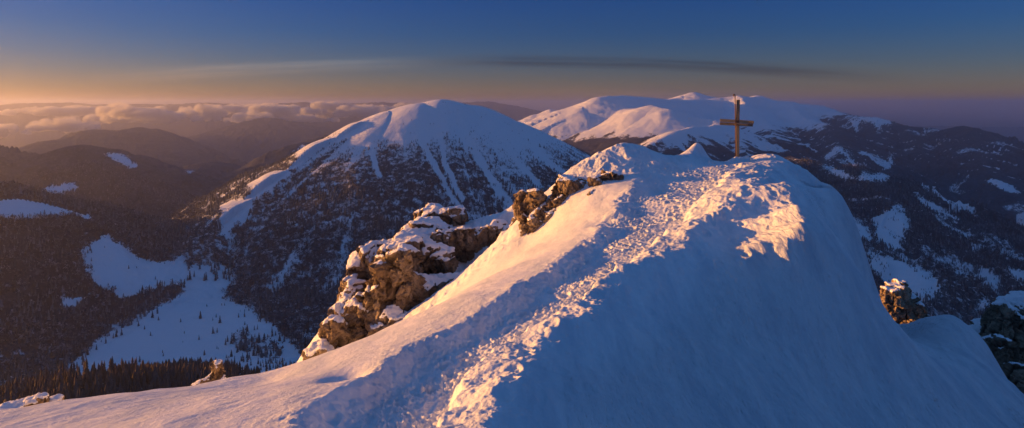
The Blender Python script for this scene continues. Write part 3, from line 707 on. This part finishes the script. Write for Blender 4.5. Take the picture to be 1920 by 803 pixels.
def rocks():
    G = 'rocks sticking out of the snow mound'
    make_rock('rock_crag', [
        (738,565,27.9,1.5,1.2,2.9,3),(792,575,28.4,1.5,1.1,2.0,-4),(700,600,27.3,.8,.9,2.0,4),(748,560,28.5,1.15,1.3,2.6,4),(760,520,30.5,1.5,1.5,2.0,-6),(722,560,27.6,.7,1.0,2.2,0),(800,500,31,1.5,1.4,1.3,8),(740,630,27,1.3,1.2,1.7,0),
        (820,560,29.5,1.5,1.2,1.2,-10),(860,545,30,1.0,.8,.6,-12),(790,590,28.5,1.0,1.0,1.2,12),(745,495,31,1.4,1.5,.9,-14),(724,480,32.5,.8,1.0,.8,10),(770,460,33,1.6,1.7,1.0,-10),(800,440,34.5,1.6,1.7,1.0,0),(850,470,33.5,1.1,1.0,.8,-8),(738,470,33,.45,.5,.7,0)],
        .075, 'big overhanging limestone cliff with snow on its shoulders, left of the trodden path', 'cliff', -.17, 1.0, 3)
    make_rock('rock_crag', [
        (666,567,29,.7,.9,1.1,10),(679,502,31.5,.9,1.2,.9,-22),(651,592,28,.8,.9,1.2,8),(629,642,26.8,.7,.8,1.3,8),(661,542,30.5,.55,.8,.8,0),(639,602,28,.5,.7,.9,0),(681,622,27.5,1.2,1.0,1.6,10),(611,670,26.2,.9,.8,.7,-20),(701,502,31.5,.8,1.2,1.3,-10)],
        .065, 'lowest stepped rocks of the crag, half covered by smooth snow, above the dark forest', 'cliff', .0, .8, 8)
    make_rock('boulder', [(808,405,36.3,.95,1.0,.72,0),(838,405,36.2,1.05,1.0,.66,-8),(852,410,36,.75,.8,.5,-14),(795,410,36.4,.6,.7,.7,0)],
        .06, 'rounded boulder with a thick snow cap, perched on top of the big cliff', 'boulder', .02, .75, 15)
    make_rock('rock_wall', [(795,474,31.9,.9,.6,1.05,0),(835,464,32.3,1.1,.6,.95,-4),(872,452,32.7,1.1,.6,.92,-6),(907,443,33.0,.9,.6,.8,-8),(935,432,33.4,.7,.6,.6,0)],
        .06, 'low brown rock band running along the top of the hollow behind the boulder', 'rock', -.16, .65, 21)
    make_rock('rock', [(948,440,33.2,.34,.4,.62,20),(966,428,33,.36,.4,.66,22),(940,452,33,.25,.35,.4,15)],
        .05, 'two slanting rock slabs at the right end of the snow hollow', 'rock', -.05, .5, 25)
    make_rock('rock', [(1002,415,25.37,0.859,0.6,1.428,0),(1014,443,24.75,1.029,0.6,1.353,-8),(1024,428,24.92,1.115,0.6,1.052,10),(1037,418,24.84,0.859,0.5,0.752,20),(1052,403,24.75,0.859,0.5,0.601,25),(1077,403,24.38,0.581,0.4,0.491,20),(1064,435,24.11,0.522,0.4,0.436,0),(1048,463,24.2,0.522,0.4,0.436,0),(1064,408,24.48,0.687,0.45,0.601,20)],
        .05, 'lowest and largest cluster of rocks on the mound, above the tiny spruce', 'rock', -.24, .55, 31, G)
    make_rock('rock', [(1077,370,25.04,1.117,0.6,0.95,8),(1068,383,24.86,0.902,0.5,0.739,0),(1090,360,25.13,0.811,0.5,0.633,15),(1097,385,24.69,0.721,0.4,0.317,30)],
        .045, 'tall brown rock in the middle of the mound side, below the rounded snow shoulder', 'rock', -.24, .5, 35, G)
    make_rock('rock', [(1042,381,25.66,0.396,0.3,0.527,10)], .04, 'narrow dark rock on the left outline of the mound', 'rock', -.24, .35, 36, G)
    make_rock('rock', [(1142,340,24.77,0.756,0.4,0.445,25),(1130,353,24.51,0.63,0.4,0.37,40),(1150,337,24.69,0.542,0.35,0.317,10)],
        .04, 'slanting upper rock on the mound, closest to its snowy top', 'rock', -.24, .4, 37, G)
    make_rock('rock', [(1124,373,23.89,0.468,0.3,0.211,30),(1112,379,23.89,0.396,0.25,0.19,30)], .035, 'small rock patch below the slanting upper rock on the mound', 'rock', -.24, .3, 38, G)
    make_rock('rock_pinnacle', [(407,705,22,.25,.28,.55,0),(410,722,22,.3,.35,.5,0),(395,722,22,.42,.4,.42,0),(385,730,22,.5,.4,.3,0),(410,692,22,.16,.2,.3,0)],
        .035, 'small reddish two-horned rock pinnacle behind the lower left snow edge', 'rock', -.12, .34, 41)
    make_rock('rock_pinnacle', [(1678,552,88,1.45,1.82,1.7,0),(1669,565,87.5,1.45,1.68,2.41,0),(1696,572,88.5,1.89,1.96,3.27,-8),(1706,596,88.5,2.46,2.24,3.69,-14),(1688,541,88.3,1.16,1.26,1.14,0),(1704,630,88,3.19,3.08,4.54,0),(1714,690,88,5.08,4.2,7.1,0)],
        .15, 'sunlit orange rock horn sticking out beyond the shaded snow on the right', 'rock', -.16, 2.0, 45)
    make_rock('rock_crag', [(1905,610,23,.9,1.0,1.4,0),(1890,640,22.5,.7,.9,1.4,8),(1930,660,22.5,1.3,1.2,1.7,0),(1880,680,21.5,.6,.8,.9,-10),(1915,740,20.6,.9,.9,1.1,0),(1960,600,24,1.3,1.2,1.2,0),(1990,700,22,1.5,1.5,2.4,0)],
        .05, 'dark shaded cliff streaked with snow at the right edge', 'cliff', -.24, .7, 51)
    make_rock('rock_shoulder', [(1800,632,24.5,.85,.7,.62,-4),(1840,640,24,.7,.7,.72,-8),(1770,622,25,.6,.6,.4,0),(1852,622,24.5,.45,.5,.5,0)],
        .055, 'snow-plastered rocky shoulder between the snow saddle and the dark cliff', 'rock', .18, .6, 55)
    make_rock('rock', [(64,753,22,.42,.4,.16,0),(80,750,22,.26,.3,.22,0),(44,757,22,.4,.35,.14,0),(100,754,22.5,.28,.3,.18,0),(18,766,21,.5,.4,.16,0)],
        .04, 'dark rocks under fresh snow poking up at the lower left corner', 'rock', .10, .4, 59)
rocks()

def box(bm, c, s, rot=None, bev=0.0):
    r = bmesh.ops.create_cube(bm, size=1.0); vs = r['verts']
    M = Matrix.Translation(c) @ (rot.to_4x4() if rot else Matrix.Identity(4)) @ Matrix.Diagonal((*s, 1))
    bmesh.ops.transform(bm, matrix=M, verts=vs)
    if bev:
        es = list({e for v in vs for e in v.link_edges})
        bmesh.ops.bevel(bm, geom=es, offset=bev, segments=2, affect='EDGES')
def tube(bm, pts, r, n=8):
    prev = None
    for i, p in enumerate(pts):
        p = Vector(p); a = Vector(pts[max(i-1, 0)]); b = Vector(pts[min(i+1, len(pts)-1)]); t = (b-a).normalized()
        up = Vector((0, 1, 0)) if abs(t.y) < .9 else Vector((1, 0, 0)); s = t.cross(up).normalized(); q = t.cross(s)
        ring = [bm.verts.new(p+(s*math.cos(2*math.pi*k/n)+q*math.sin(2*math.pi*k/n))*r) for k in range(n)]
        if prev:
            for k in range(n): bm.faces.new((prev[k], prev[(k+1) % n], ring[(k+1) % n], ring[k]))
        else: bm.faces.new(ring)
        prev = ring
    bm.faces.new(prev[::-1])
def cross():
    Yc = 28.0; bx, by, _ = P(1382, 300, Yc)
    bz = float(fg_height(np.array([bx]), np.array([by]))[0])
    k = Yc/F; base_z = -(300-192)*k
    root = bpy.data.objects.new('summit_cross', None); C.objects.link(root); root.location = (bx, by, bz)
    root.rotation_euler = (0, 0, rad(-12))
    tag(root, 'weathered wooden summit cross with a hooked metal rod standing on the snow ridge', 'cross')
    z = lambda yy: -(yy-192)*k-bz          # height above the base for a photograph row
    def W(px_): return (px_-1382)*k
    bm = bmesh.new(); hgt = z(225)+.35; box(bm, Vector((W(1383), 0, hgt/2-.35)), (.14, .13, hgt+.0), None, .012); bm_obj('post', bm, M_WOOD, root)
    bm = bmesh.new(); box(bm, Vector((W(1383.5), .01, (z(187)+z(228))/2)), (.15, .11, z(187)-z(228)), Matrix.Rotation(rad(1.5), 3, 'Y'), .012); bm_obj('upper_post', bm, M_WOOD2, root)
    bm = bmesh.new(); box(bm, Vector((W(1381), -.10, z(227.5))), (1.47, .04, .135), Matrix.Rotation(rad(3.2), 3, 'Y'), .01); bm_obj('crossbeam', bm, M_WOOD, root)
    bm = bmesh.new(); box(bm, Vector((W(1381), .09, z(233.5))), (1.45, .04, .125), Matrix.Rotation(rad(2.6), 3, 'Y'), .01); bm_obj('crossbeam', bm, M_WOOD2, root)
    bm = bmesh.new(); box(bm, Vector((W(1390), -.13, z(233))), (.50, .03, .07), Matrix.Rotation(rad(9), 3, 'Y'), .008); bm_obj('brace', bm, M_WOOD, root)
    bm = bmesh.new(); zt = z(180)
    tube(bm, [(W(1379.3), -.02, -.3), (W(1379.3), -.02, z(240)), (W(1378.6), -.03, z(200)), (W(1378.3), -.03, zt), (W(1377.8), -.03, zt+.05), (W(1376.6), -.03, zt+.08), (W(1375.6), -.03, zt+.05), (W(1375.6), -.03, zt-.0), (W(1376.6), -.03, zt-.02)], .022)
    bm_obj('lightning_rod', bm, M_METAL, root, True)
    bm = bmesh.new(); box(bm, Vector((W(1381.5), -.125, z(230.5))), (.16, .02, .24), None, .004); bm_obj('iron_plate', bm, M_METAL, root)
    bm = bmesh.new()
    tube(bm, [(W(1405)+.10*math.cos(a), -.14, z(233)+.06*math.sin(a)) for a in np.linspace(0, 2*math.pi, 14)], .010, 6); bm_obj('wire_ring', bm, M_METAL, root, True)
cross()

# ------------------------------------------------------------------ trees
def spruce_arrays(r, tiers=3, n=6, seed=0):
    """unit spruce: height 1, ragged tiers; returns verts, tris"""
    R = random.Random(seed); V = []; T = []
    for t in range(tiers):
        z0 = .04+t*(.80/tiers); z1 = min(1.0, z0+1.25/tiers if t < tiers-1 else 1.0); rr = r*(1-.80*t/tiers)
        top = len(V); V.append((R.uniform(-.01, .01), R.uniform(-.01, .01), z1))
        a0 = R.uniform(0, 6)
        for k in range(n):
            a = a0+2*math.pi*k/n; q = rr*R.uniform(.72, 1.12); V.append((q*math.cos(a), q*math.sin(a), z0+R.uniform(-.03, .04)))
        for k in range(n): T.append((top, top+1+k, top+1+(k+1) % n))
    return np.array(V), np.array(T)
def broad_arrays(seed=0, n=16):
    R = random.Random(seed); V = []; T = []
    for k in range(n):
        c = np.array([R.gauss(0, .17), R.gauss(0, .17), .58+R.gauss(0, .18)]); 
        for j in range(3):
            V.append(tuple(c+np.array([R.gauss(0, .10), R.gauss(0, .10), R.gauss(0, .13)])))
        T.append((3*k, 3*k+1, 3*k+2))
    b = len(V); V += [(-.02, 0, 0), (.02, 0, 0), (0, .0, .6)]; T.append((b, b+1, b+2))
    return np.array(V), np.array(T)
def merge_trees(name, protos, pos, hgt, wid, tone, mat, label_kind=True):
    """one mesh of many trees (a far wood)"""
    which = rng.integers(0, len(protos), len(pos)); ang = rng.uniform(0, 6.28, len(pos))
    VV = []; TT = []; tn = []; off = 0
    for w, (V, T) in enumerate(protos):
        i = np.nonzero(which == w)[0]
        if not len(i): continue
        c, s = np.cos(ang[i])[:, None], np.sin(ang[i])[:, None]
        vx = (V[None, :, 0]*c-V[None, :, 1]*s)*(hgt[i]*wid[i])[:, None]; vy = (V[None, :, 0]*s+V[None, :, 1]*c)*(hgt[i]*wid[i])[:, None]
        vz = V[None, :, 2]*hgt[i][:, None]
        P3 = np.stack([vx+pos[i, 0][:, None], vy+pos[i, 1][:, None], vz+pos[i, 2][:, None]-.3], -1)
        tri = T[None]+(np.arange(len(i))*len(V))[:, None, None]+off
        VV.append(P3.reshape(-1, 3)); TT.append(tri.reshape(-1, 3)); tn.append(np.repeat(tone[i], len(V))); off += len(i)*len(V)
    me = raw_mesh(name, np.concatenate(VV), np.concatenate(TT), mat, False, {'tone': np.concatenate(tn)}, n=3)
    return tag(link(name, me), kind='stuff')
SPR = [spruce_arrays(.17+.02*k, 3, 6, k) for k in range(6)]
BRD = [broad_arrays(k) for k in range(6)]

# ground height lookup on the far grid (columns = direction, rows = distance)
nr, nc = SH
Ug = (x/y).reshape(SH)[0]; Yg = y.reshape(SH)[:, 0]; Hg = h.reshape(SH); Fg = FOREST.reshape(SH); Og = own.reshape(SH); HIDg = HID.reshape(SH)
def look(G, X, Y_):
    ui = np.interp(X/Y_, Ug, np.arange(nc)); yi = np.interp(np.log(Y_), np.log(Yg), np.arange(nr))
    a = np.clip(ui.astype(int), 0, nc-2); b = np.clip(yi.astype(int), 0, nr-2); fu = ui-a; fy = yi-b
    return (G[b, a]*(1-fu)+G[b, a+1]*fu)*(1-fy)+(G[b+1, a]*(1-fu)+G[b+1, a+1]*fu)*fy
def visible(X, Y_, Z, hg=15.0, margin=14):
    """in the frame (with room for a step aside) and not hidden behind the snow ridge or other ground"""
    top = (Z+hg)/Y_
    fe = np.interp(X/Y_, FU, FE)
    return (top > fe-margin/F) & (look(HIDg, X, Y_)-hg/Y_ < 18/F) & (np.abs(X/Y_) < .93) & (Z/Y_ > -.62)
def scatter():
    # candidate points spread evenly over the ground
    out = []
    for (d0, d1, dens) in ((430, 1000, 1/30.), (1000, 1600, 1/50.), (1600, 2400, 1/70.), (2400, 3200, 1/130.)):
        wdt = .93
        area = wdt*(d1**2-d0**2); n = int(area*dens)
        Yr = np.sqrt(rng.uniform(d0**2, d1**2, n)); Xr = rng.uniform(-wdt, wdt, n)*Yr
        f = look(Fg, Xr, Yr); z = look(Hg, Xr, Yr)
        cl = fbm(Xr/38, Yr/38, 3, 120)*.55
        k = (rng.uniform(0, 1, n) < sst(f+cl, .12, .8)) & visible(Xr, Yr, z)
        out.append(np.stack([Xr[k], Yr[k], z[k], f[k]], 1))
    return np.concatenate(out)
T = scatter()
kind = fbm(T[:, 0]/160, T[:, 1]/160, 3, 130)
D_ = np.hypot(T[:, 0], T[:, 1]); T_px, T_py = project(T[:, 0], T[:, 1], T[:, 2])
# leafless frosted woods on the left slope, low on the mountain and in the valley
ownT = look(Og.astype(float), T[:, 0], T[:, 1]).round()
pb = np.where(ownT == 2, .55, np.where(ownT == 1, np.where(T[:, 2] < -330, .75, .12), np.where(ownT == 6, .12, .30)))
isb = (kind*.9+rng.uniform(0, 1, len(T))*.9-.45+.5 < pb) & (T[:, 3] > .3)
near = (ownT == 7)
isb &= ~near
hg = np.where(near, 1.15, 1.0)*(6+11*rng.beta(1.6, 2.2, len(T)))*(1+.3*fbm(T[:, 0]/70, T[:, 1]/70, 2, 140))*np.where(T[:, 3] < .4, .6, 1.0)*np.where((ownT == 1) & (T[:, 2] > -230), .65, 1)
tone = np.clip(rng.uniform(.1, .9, len(T))+.3*kind, 0, 1)
print('TREES', len(T), 'near', near.sum(), 'bare', isb.sum())

# individual trees: the nearest wood and the loose spruces on the meadow
def tree_mesh(seed, mat):
    V, Tt = spruce_arrays(.17+.015*(seed % 4), 7, 9, 100+seed)
    # trunk
    b = len(V); ring = [(.018*math.cos(a), .018*math.sin(a), zz) for zz in (-.03, .12) for a in np.linspace(0, 2*math.pi, 6, endpoint=False)]
    tt = []
    for k in range(6): tt += [(b+k, b+(k+1) % 6, b+6+k), (b+(k+1) % 6, b+6+(k+1) % 6, b+6+k)]
    V = np.concatenate([V, np.array(ring)]); Tt = np.concatenate([Tt, np.array(tt)])
    R = np.random.default_rng(seed)
    return raw_mesh('spruce_tree', V, Tt, mat, False, {'tone': np.full(len(V), R.uniform(.1, .7))}, n=3)
PROT = [tree_mesh(k, M_SPRUCE) for k in range(5)]; PROTB = [tree_mesh(10+k, M_BROWN) for k in range(5)]
MEADOW_TREES = []
def mt(px_, py_, hpx, lab, grp): MEADOW_TREES.append((px_, py_, hpx, lab, grp))
def ground_at(px_, py_, d0=700, d1=2300):
    """where the sight line through (px,py) meets the far ground"""
    t = np.geomspace(d0, d1, 1500); X = (px_-960)/F*t; z = look(Hg, X, t); ray = -(py_-192)/F*t
    i = np.nonzero(ray < z)[0]
    return (X[i[0]], t[i[0]], z[i[0]]) if len(i) else None
G1 = 'dark spruces scattered over the snow clearing'
R = random.Random(4)
mt(262,679,13,'solitary dark spruce low in the middle of the blue snow clearing', G1)
mt(271,618,8,'solitary small spruce in the middle of the clearing, above the larger lone one', G1)
for p in [(295,588),(286,596)]: mt(*p, 14, 'one of the pair of spruces just below the wooded strip crossing the clearing', G1)
for p in [(218,632),(228,629)]: mt(*p, 15, 'one of the pair of spruces at the left edge of the clearing', G1)
mt(356,525,19,'tallest spruce at the top of the clearing, standing apart', G1)
mt(181,656,11,'lone spruce on the left rim of the clearing above the brown wood', G1)
mt(340,536,10,'small spruce below the tallest one at the top of the clearing', G1)
for k in range(34):
    t = R.random(); mt(200+t*150+R.gauss(0, 7), 628-t*95+R.gauss(0, 7), R.uniform(8, 15), 'dark spruce in the wooded strip that crosses the clearing', 'spruces in the strip across the clearing')
for k in range(30):
    mt(R.uniform(345, 440), R.uniform(498, 530)-.0, R.uniform(9, 19), 'dark spruce along the upper edge of the clearing under the mountain', 'spruces along the top of the clearing')
for k in range(58):
    mt(R.gauss(465, 38), R.gauss(655, 24), R.uniform(8, 16), 'dark spruce in the loose stand on the right side of the clearing', 'spruces on the right of the clearing')
for k in range(16):
    mt(R.uniform(395, 500), R.uniform(560, 625), R.uniform(6, 11), 'small spruce sprinkled on the snow near the right rim of the clearing', 'small spruces near the right rim')
for k in range(16):
    t = R.random(); mt(105+t*75+R.gauss(0, 6), 715-t*60+R.gauss(0, 6), R.uniform(8, 14), 'dark spruce along the left rim of the clearing above the brown wood', 'spruces along the left rim')
for k in range(8):
    mt(R.uniform(140, 172), R.uniform(468, 505), R.uniform(7, 12), 'dark spruce at the upper left corner of the clearing', 'spruces at the upper left corner')
def place_tree(protos, X, Y_, Z, hh, wd, lab, grp):
    o = bpy.data.objects.new('spruce_tree', R.choice(protos)); C.objects.link(o)
    o.location = (X, Y_, Z-.2); o.scale = (hh*wd, hh*wd, hh); o.rotation_euler = (0, 0, R.uniform(0, 6.28))
    return tag(o, lab, 'tree', grp)
nind = 0
for px_, py_, hp, lab, grp in MEADOW_TREES:
    g = ground_at(px_, py_)
    if g is None: continue
    place_tree(PROT, *g, hp*g[1]/F, R.uniform(.85, 1.15), lab, grp); nind += 1
# nearest wood under the snow edge: the 150 that show largest stand alone, the others are one mass
nidx = np.nonzero(near)[0]
vis = (T[nidx, 2]+hg[nidx])/T[nidx, 1] > np.interp(T[nidx, 0]/T[nidx, 1], FU, FE)+3/F
cand = nidx[vis]; cand = cand[np.argsort(-(hg[cand]/D_[cand]))][:max(0, 298-nind)]
for i in cand:
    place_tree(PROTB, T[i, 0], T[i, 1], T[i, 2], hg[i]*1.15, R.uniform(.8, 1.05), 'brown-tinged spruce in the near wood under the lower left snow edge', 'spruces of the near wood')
rest = near.copy(); rest[cand] = False
def wood(name, mask, protos, mat, w0, w1):
    i = np.nonzero(mask)[0]
    if len(i): merge_trees(name, protos, T[i, :3], hg[i], rng.uniform(w0, w1, len(i)), tone[i], mat)
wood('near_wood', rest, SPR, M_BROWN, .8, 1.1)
wood('spruce_forest', ~near & ~isb, SPR, M_SPRUCE, .8, 1.2)
wood('bare_forest', isb, BRD, M_BIRCH, .9, 1.3)
# tiny spruce in the hollow
g = P(983, 462, 28.0); gz = float(fg_height(np.array([g[0]]), np.array([g[1]]))[0])
o = place_tree([PROTB[0]], g[0], g[1], gz+.15, .45, 1.5, 'tiny stunted spruce alone in the snow hollow beneath the mound rocks', None)

# ------------------------------------------------------------------ low clouds over the far valleys
def clouds():
    R = random.Random(9); bm = bmesh.new()
    banks = [(180,262,200,216,12500,26),(255,345,207,220,12500,24),(40,190,228,240,10500,24),(-80,60,238,250,10000,22),(330,430,198,216,14000,22),(450,560,196,214,14000,34),(540,720,198,216,14500,44),(-20,330,203,213,17000,60),(330,640,200,210,17500,60),(120,420,216,224,13500,40),(400,640,216,226,15500,40),(640,800,196,208,16000,22),(430,520,212,222,13000,16),(-60,200,218,226,20000,30)]
    for x0, x1, y0, y1, Yd, n in banks:
        for k in range(n):
            t = R.random(); env = (1-abs(2*t-1)**2.2)
            px_ = x0+t*(x1-x0); py_ = y1-(y1-y0)*env*R.random(); r = Yd/F*R.uniform(2.5, 7.5)*(.18+1.0*env)
            c = Vector(P(px_, py_, Yd+R.uniform(-500, 500)))
            M = Matrix.Translation(c) @ Matrix.Diagonal((r*R.uniform(1.6, 3.6), r*1.6, r*R.uniform(.45, .8), 1))
            bmesh.ops.create_icosphere(bm, subdivisions=2, radius=1, matrix=M)
    me = bpy.data.meshes.new('c'); bm.to_mesh(me); bm.free()
    o = bpy.data.objects.new('c', me); C.objects.link(o); md = o.modifiers.new('r', 'REMESH'); md.mode = 'VOXEL'; md.voxel_size = 30
    m2 = bpy.data.meshes.new_from_object(o.evaluated_get(bpy.context.evaluated_depsgraph_get())); bpy.data.objects.remove(o)
    n = len(m2.vertices); co = np.empty(n*3, np.float32); m2.vertices.foreach_get('co', co); co = co.reshape(-1, 3).astype(np.float64)
    nn = np.empty(n*3, np.float32); m2.vertex_normals.foreach_get('vector', nn); nn = nn.reshape(-1, 3)
    d = 50*(1-2.6*np.abs(perlin3(co/210., 4)))+30*(1-2.6*np.abs(perlin3(co/85., 5)))+30*perlin3(co/400., 6)
    co = co+nn*d[:, None]; m2.vertices.foreach_set('co', co.astype(np.float32).ravel()); m2.update()
    m2.polygons.foreach_set('use_smooth', np.full(len(m2.polygons), True))
    m = bpy.data.materials.new('cloud'); m.use_nodes = True; nt = m.node_tree; nt.nodes.clear()
    out = nt.nodes.new('ShaderNodeOutputMaterial'); v = nt.nodes.new('ShaderNodeVolumePrincipled')
    v.inputs['Color'].default_value = (.97, .97, .97, 1); v.inputs['Density'].default_value = CLOUD_DENS; v.inputs['Anisotropy'].default_value = .3
    nt.links.new(v.outputs[0], out.inputs['Volume'])
    m2.materials.clear(); m2.materials.append(m); m2.name = 'low_clouds'
    print('CLOUD verts', n)
    tag(link('low_clouds', m2), kind='stuff')
CLOUD_DENS = .009
clouds()

# ------------------------------------------------------------------ haze
HAZE = 5.2e-5
def haze():
    bm = bmesh.new(); box(bm, Vector((0, 70000, -545)), (420000, 240000, 1420))
    m = bpy.data.materials.new('haze'); m.use_nodes = True; nt = m.node_tree; nt.nodes.clear()
    out = nt.nodes.new('ShaderNodeOutputMaterial'); v = nt.nodes.new('ShaderNodeVolumePrincipled')
    v.inputs['Color'].default_value = (.78, .83, 1.0, 1); v.inputs['Density'].default_value = HAZE; v.inputs['Anisotropy'].default_value = .79
    nt.links.new(v.outputs[0], out.inputs['Volume'])
    tag(bm_obj('haze', bm, m), kind='stuff')
haze()

# ------------------------------------------------------------------ light, sky, camera
sc = bpy.context.scene
az, elv = rad(SUN_AZ), rad(SUN_EL)
sdir = Vector((math.sin(az)*math.cos(elv), math.cos(az)*math.cos(elv), math.sin(elv)))
L = bpy.data.lights.new('sun', 'SUN'); L.energy = 5.0; L.angle = rad(.5); L.color = (1.0, .43, .09)
so = bpy.data.objects.new('sun', L); C.objects.link(so); so.rotation_euler = sdir.to_track_quat('Z', 'Y').to_euler(); so.location = (0, -20, 40)
w = bpy.data.worlds.new('World'); sc.world = w; w.use_nodes = True; nt = w.node_tree; nt.nodes.clear()
out = nt.nodes.new('ShaderNodeOutputWorld'); bg = nt.nodes.new('ShaderNodeBackground'); sky = nt.nodes.new('ShaderNodeTexSky')
sky.sky_type = 'NISHITA'; sky.sun_disc = False; sky.sun_elevation = elv; sky.sun_rotation = az % (2*math.pi)
sky.altitude = 1600; sky.air_density = 1.0; sky.dust_density = 1.2; sky.ozone_density = 4.0
bg.inputs['Strength'].default_value = .061
tc = nt.nodes.new('ShaderNodeTexCoord'); sep = nt.nodes.new('ShaderNodeSeparateXYZ'); nt.links.new(tc.outputs['Generated'], sep.inputs[0])
# thin high cloud: a long lens-shaped veil ahead, streaks elsewhere (in the sky's own directions)
azn = math_(nt, 'ARCTAN2', sep.outputs[0], sep.outputs[1]); eln = math_(nt, 'ARCSINE', sep.outputs[2])
cmb = nt.nodes.new('ShaderNodeCombineXYZ'); nt.links.new(azn, cmb.inputs[0]); nt.links.new(math_(nt, 'MULTIPLY', eln, 16), cmb.inputs[1])
n1 = noise_node(nt, 2.6, 6, .6, cmb.outputs[0]); n2 = noise_node(nt, 9, 5, .6, cmb.outputs[0])
# distance from the veil's bowed centre line
mid = math_(nt, 'SUBTRACT', .0665, math_(nt, 'MULTIPLY', math_(nt, 'POWER', math_(nt, 'ABSOLUTE', math_(nt, 'SUBTRACT', azn, -.01)), 2.0), .10))
cm2 = nt.nodes.new('ShaderNodeCombineXYZ'); nt.links.new(math_(nt, 'MULTIPLY', azn, 3.0), cm2.inputs[0]); nt.links.new(math_(nt, 'MULTIPLY', math_(nt, 'SUBTRACT', eln, mid), 120), cm2.inputs[1])
n3 = noise_node(nt, 1.2, 7, .62, cm2.outputs[0])
cm3 = nt.nodes.new('ShaderNodeCombineXYZ'); nt.links.new(azn, cm3.inputs[0]); nt.links.new(math_(nt, 'ADD', math_(nt, 'MULTIPLY', eln, 11), math_(nt, 'MULTIPLY', azn, .8)), cm3.inputs[1])
n4 = noise_node(nt, 3.2, 7, .62, cm3.outputs[0])
dv = math_(nt, 'ABSOLUTE', math_(nt, 'SUBTRACT', eln, mid))
dv = math_(nt, 'ADD', dv, math_(nt, 'MULTIPLY', math_(nt, 'SUBTRACT', n1.outputs[0], .5), .008))
v1 = ramp(nt, dv, [(0.0, (1, 1, 1)), (.005, (.9, .9, .9)), (.0125, (0, 0, 0))]).outputs[0]
mr = nt.nodes.new('ShaderNodeMapRange'); nt.links.new(math_(nt, 'ABSOLUTE', math_(nt, 'SUBTRACT', azn, -.01)), mr.inputs[0]); mr.inputs[1].default_value = .60; mr.inputs[2].default_value = .42; mr.inputs[3].default_value = 0; mr.inputs[4].default_value = 1
veil = math_(nt, 'MULTIPLY', math_(nt, 'MULTIPLY', v1, mr.outputs[0]), ramp(nt, n3.outputs[0], [(.34, (.2, .2, .2)), (.58, (1, 1, 1))]).outputs[0], clamp=True)
thin = ramp(nt, n4.outputs[0], [(.50, (0, 0, 0)), (.80, (.35, .35, .35))]).outputs[0]
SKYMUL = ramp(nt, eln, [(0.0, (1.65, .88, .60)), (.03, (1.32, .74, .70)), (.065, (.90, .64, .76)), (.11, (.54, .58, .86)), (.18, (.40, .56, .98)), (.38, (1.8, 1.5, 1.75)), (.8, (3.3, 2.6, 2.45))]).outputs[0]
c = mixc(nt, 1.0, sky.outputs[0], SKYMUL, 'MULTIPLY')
ml = nt.nodes.new('ShaderNodeMapRange'); nt.links.new(azn, ml.inputs[0]); ml.inputs[1].default_value = -.25; ml.inputs[2].default_value = .0
tint = mixc(nt, ml.outputs[0], (1.9, 1.5, 1.25), (.62, .55, .56))
cl = mixc(nt, 1.0, c, tint, 'MULTIPLY')
c = mixc(nt, math_(nt, 'MULTIPLY', veil, .85), c, cl)
c = mixc(nt, thin, c, mixc(nt, 1.0, c, (1.25, 1.12, 1.0), 'MULTIPLY'))
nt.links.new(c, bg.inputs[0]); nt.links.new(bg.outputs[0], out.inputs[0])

cam = bpy.data.cameras.new('camera'); co_ = bpy.data.objects.new('camera', cam); C.objects.link(co_)
cam.sensor_width = 36; cam.lens = 36*F/1920; cam.shift_y = -(401.5-192)/1920
co_.location = (0, 0, 0); co_.rotation_euler = (math.pi/2, 0, 0); cam.clip_start = .3; cam.clip_end = 500000
sc.camera = co_
sc.view_settings.view_transform = 'Standard'; sc.view_settings.look = 'None'; sc.view_settings.exposure = EXPO; sc.view_settings.gamma = 1
sc.view_settings.use_curve_mapping = False
sc.render.engine = 'CYCLES'; cy = sc.cycles
cy.max_bounces = 4; cy.diffuse_bounces = 2; cy.glossy_bounces = 1; cy.volume_bounces = 1; cy.transparent_max_bounces = 8
cy.use_denoising = True; cy.use_adaptive_sampling = True; cy.adaptive_threshold = .02; cy.sample_clamp_indirect = 4; cy.volume_max_steps = 64
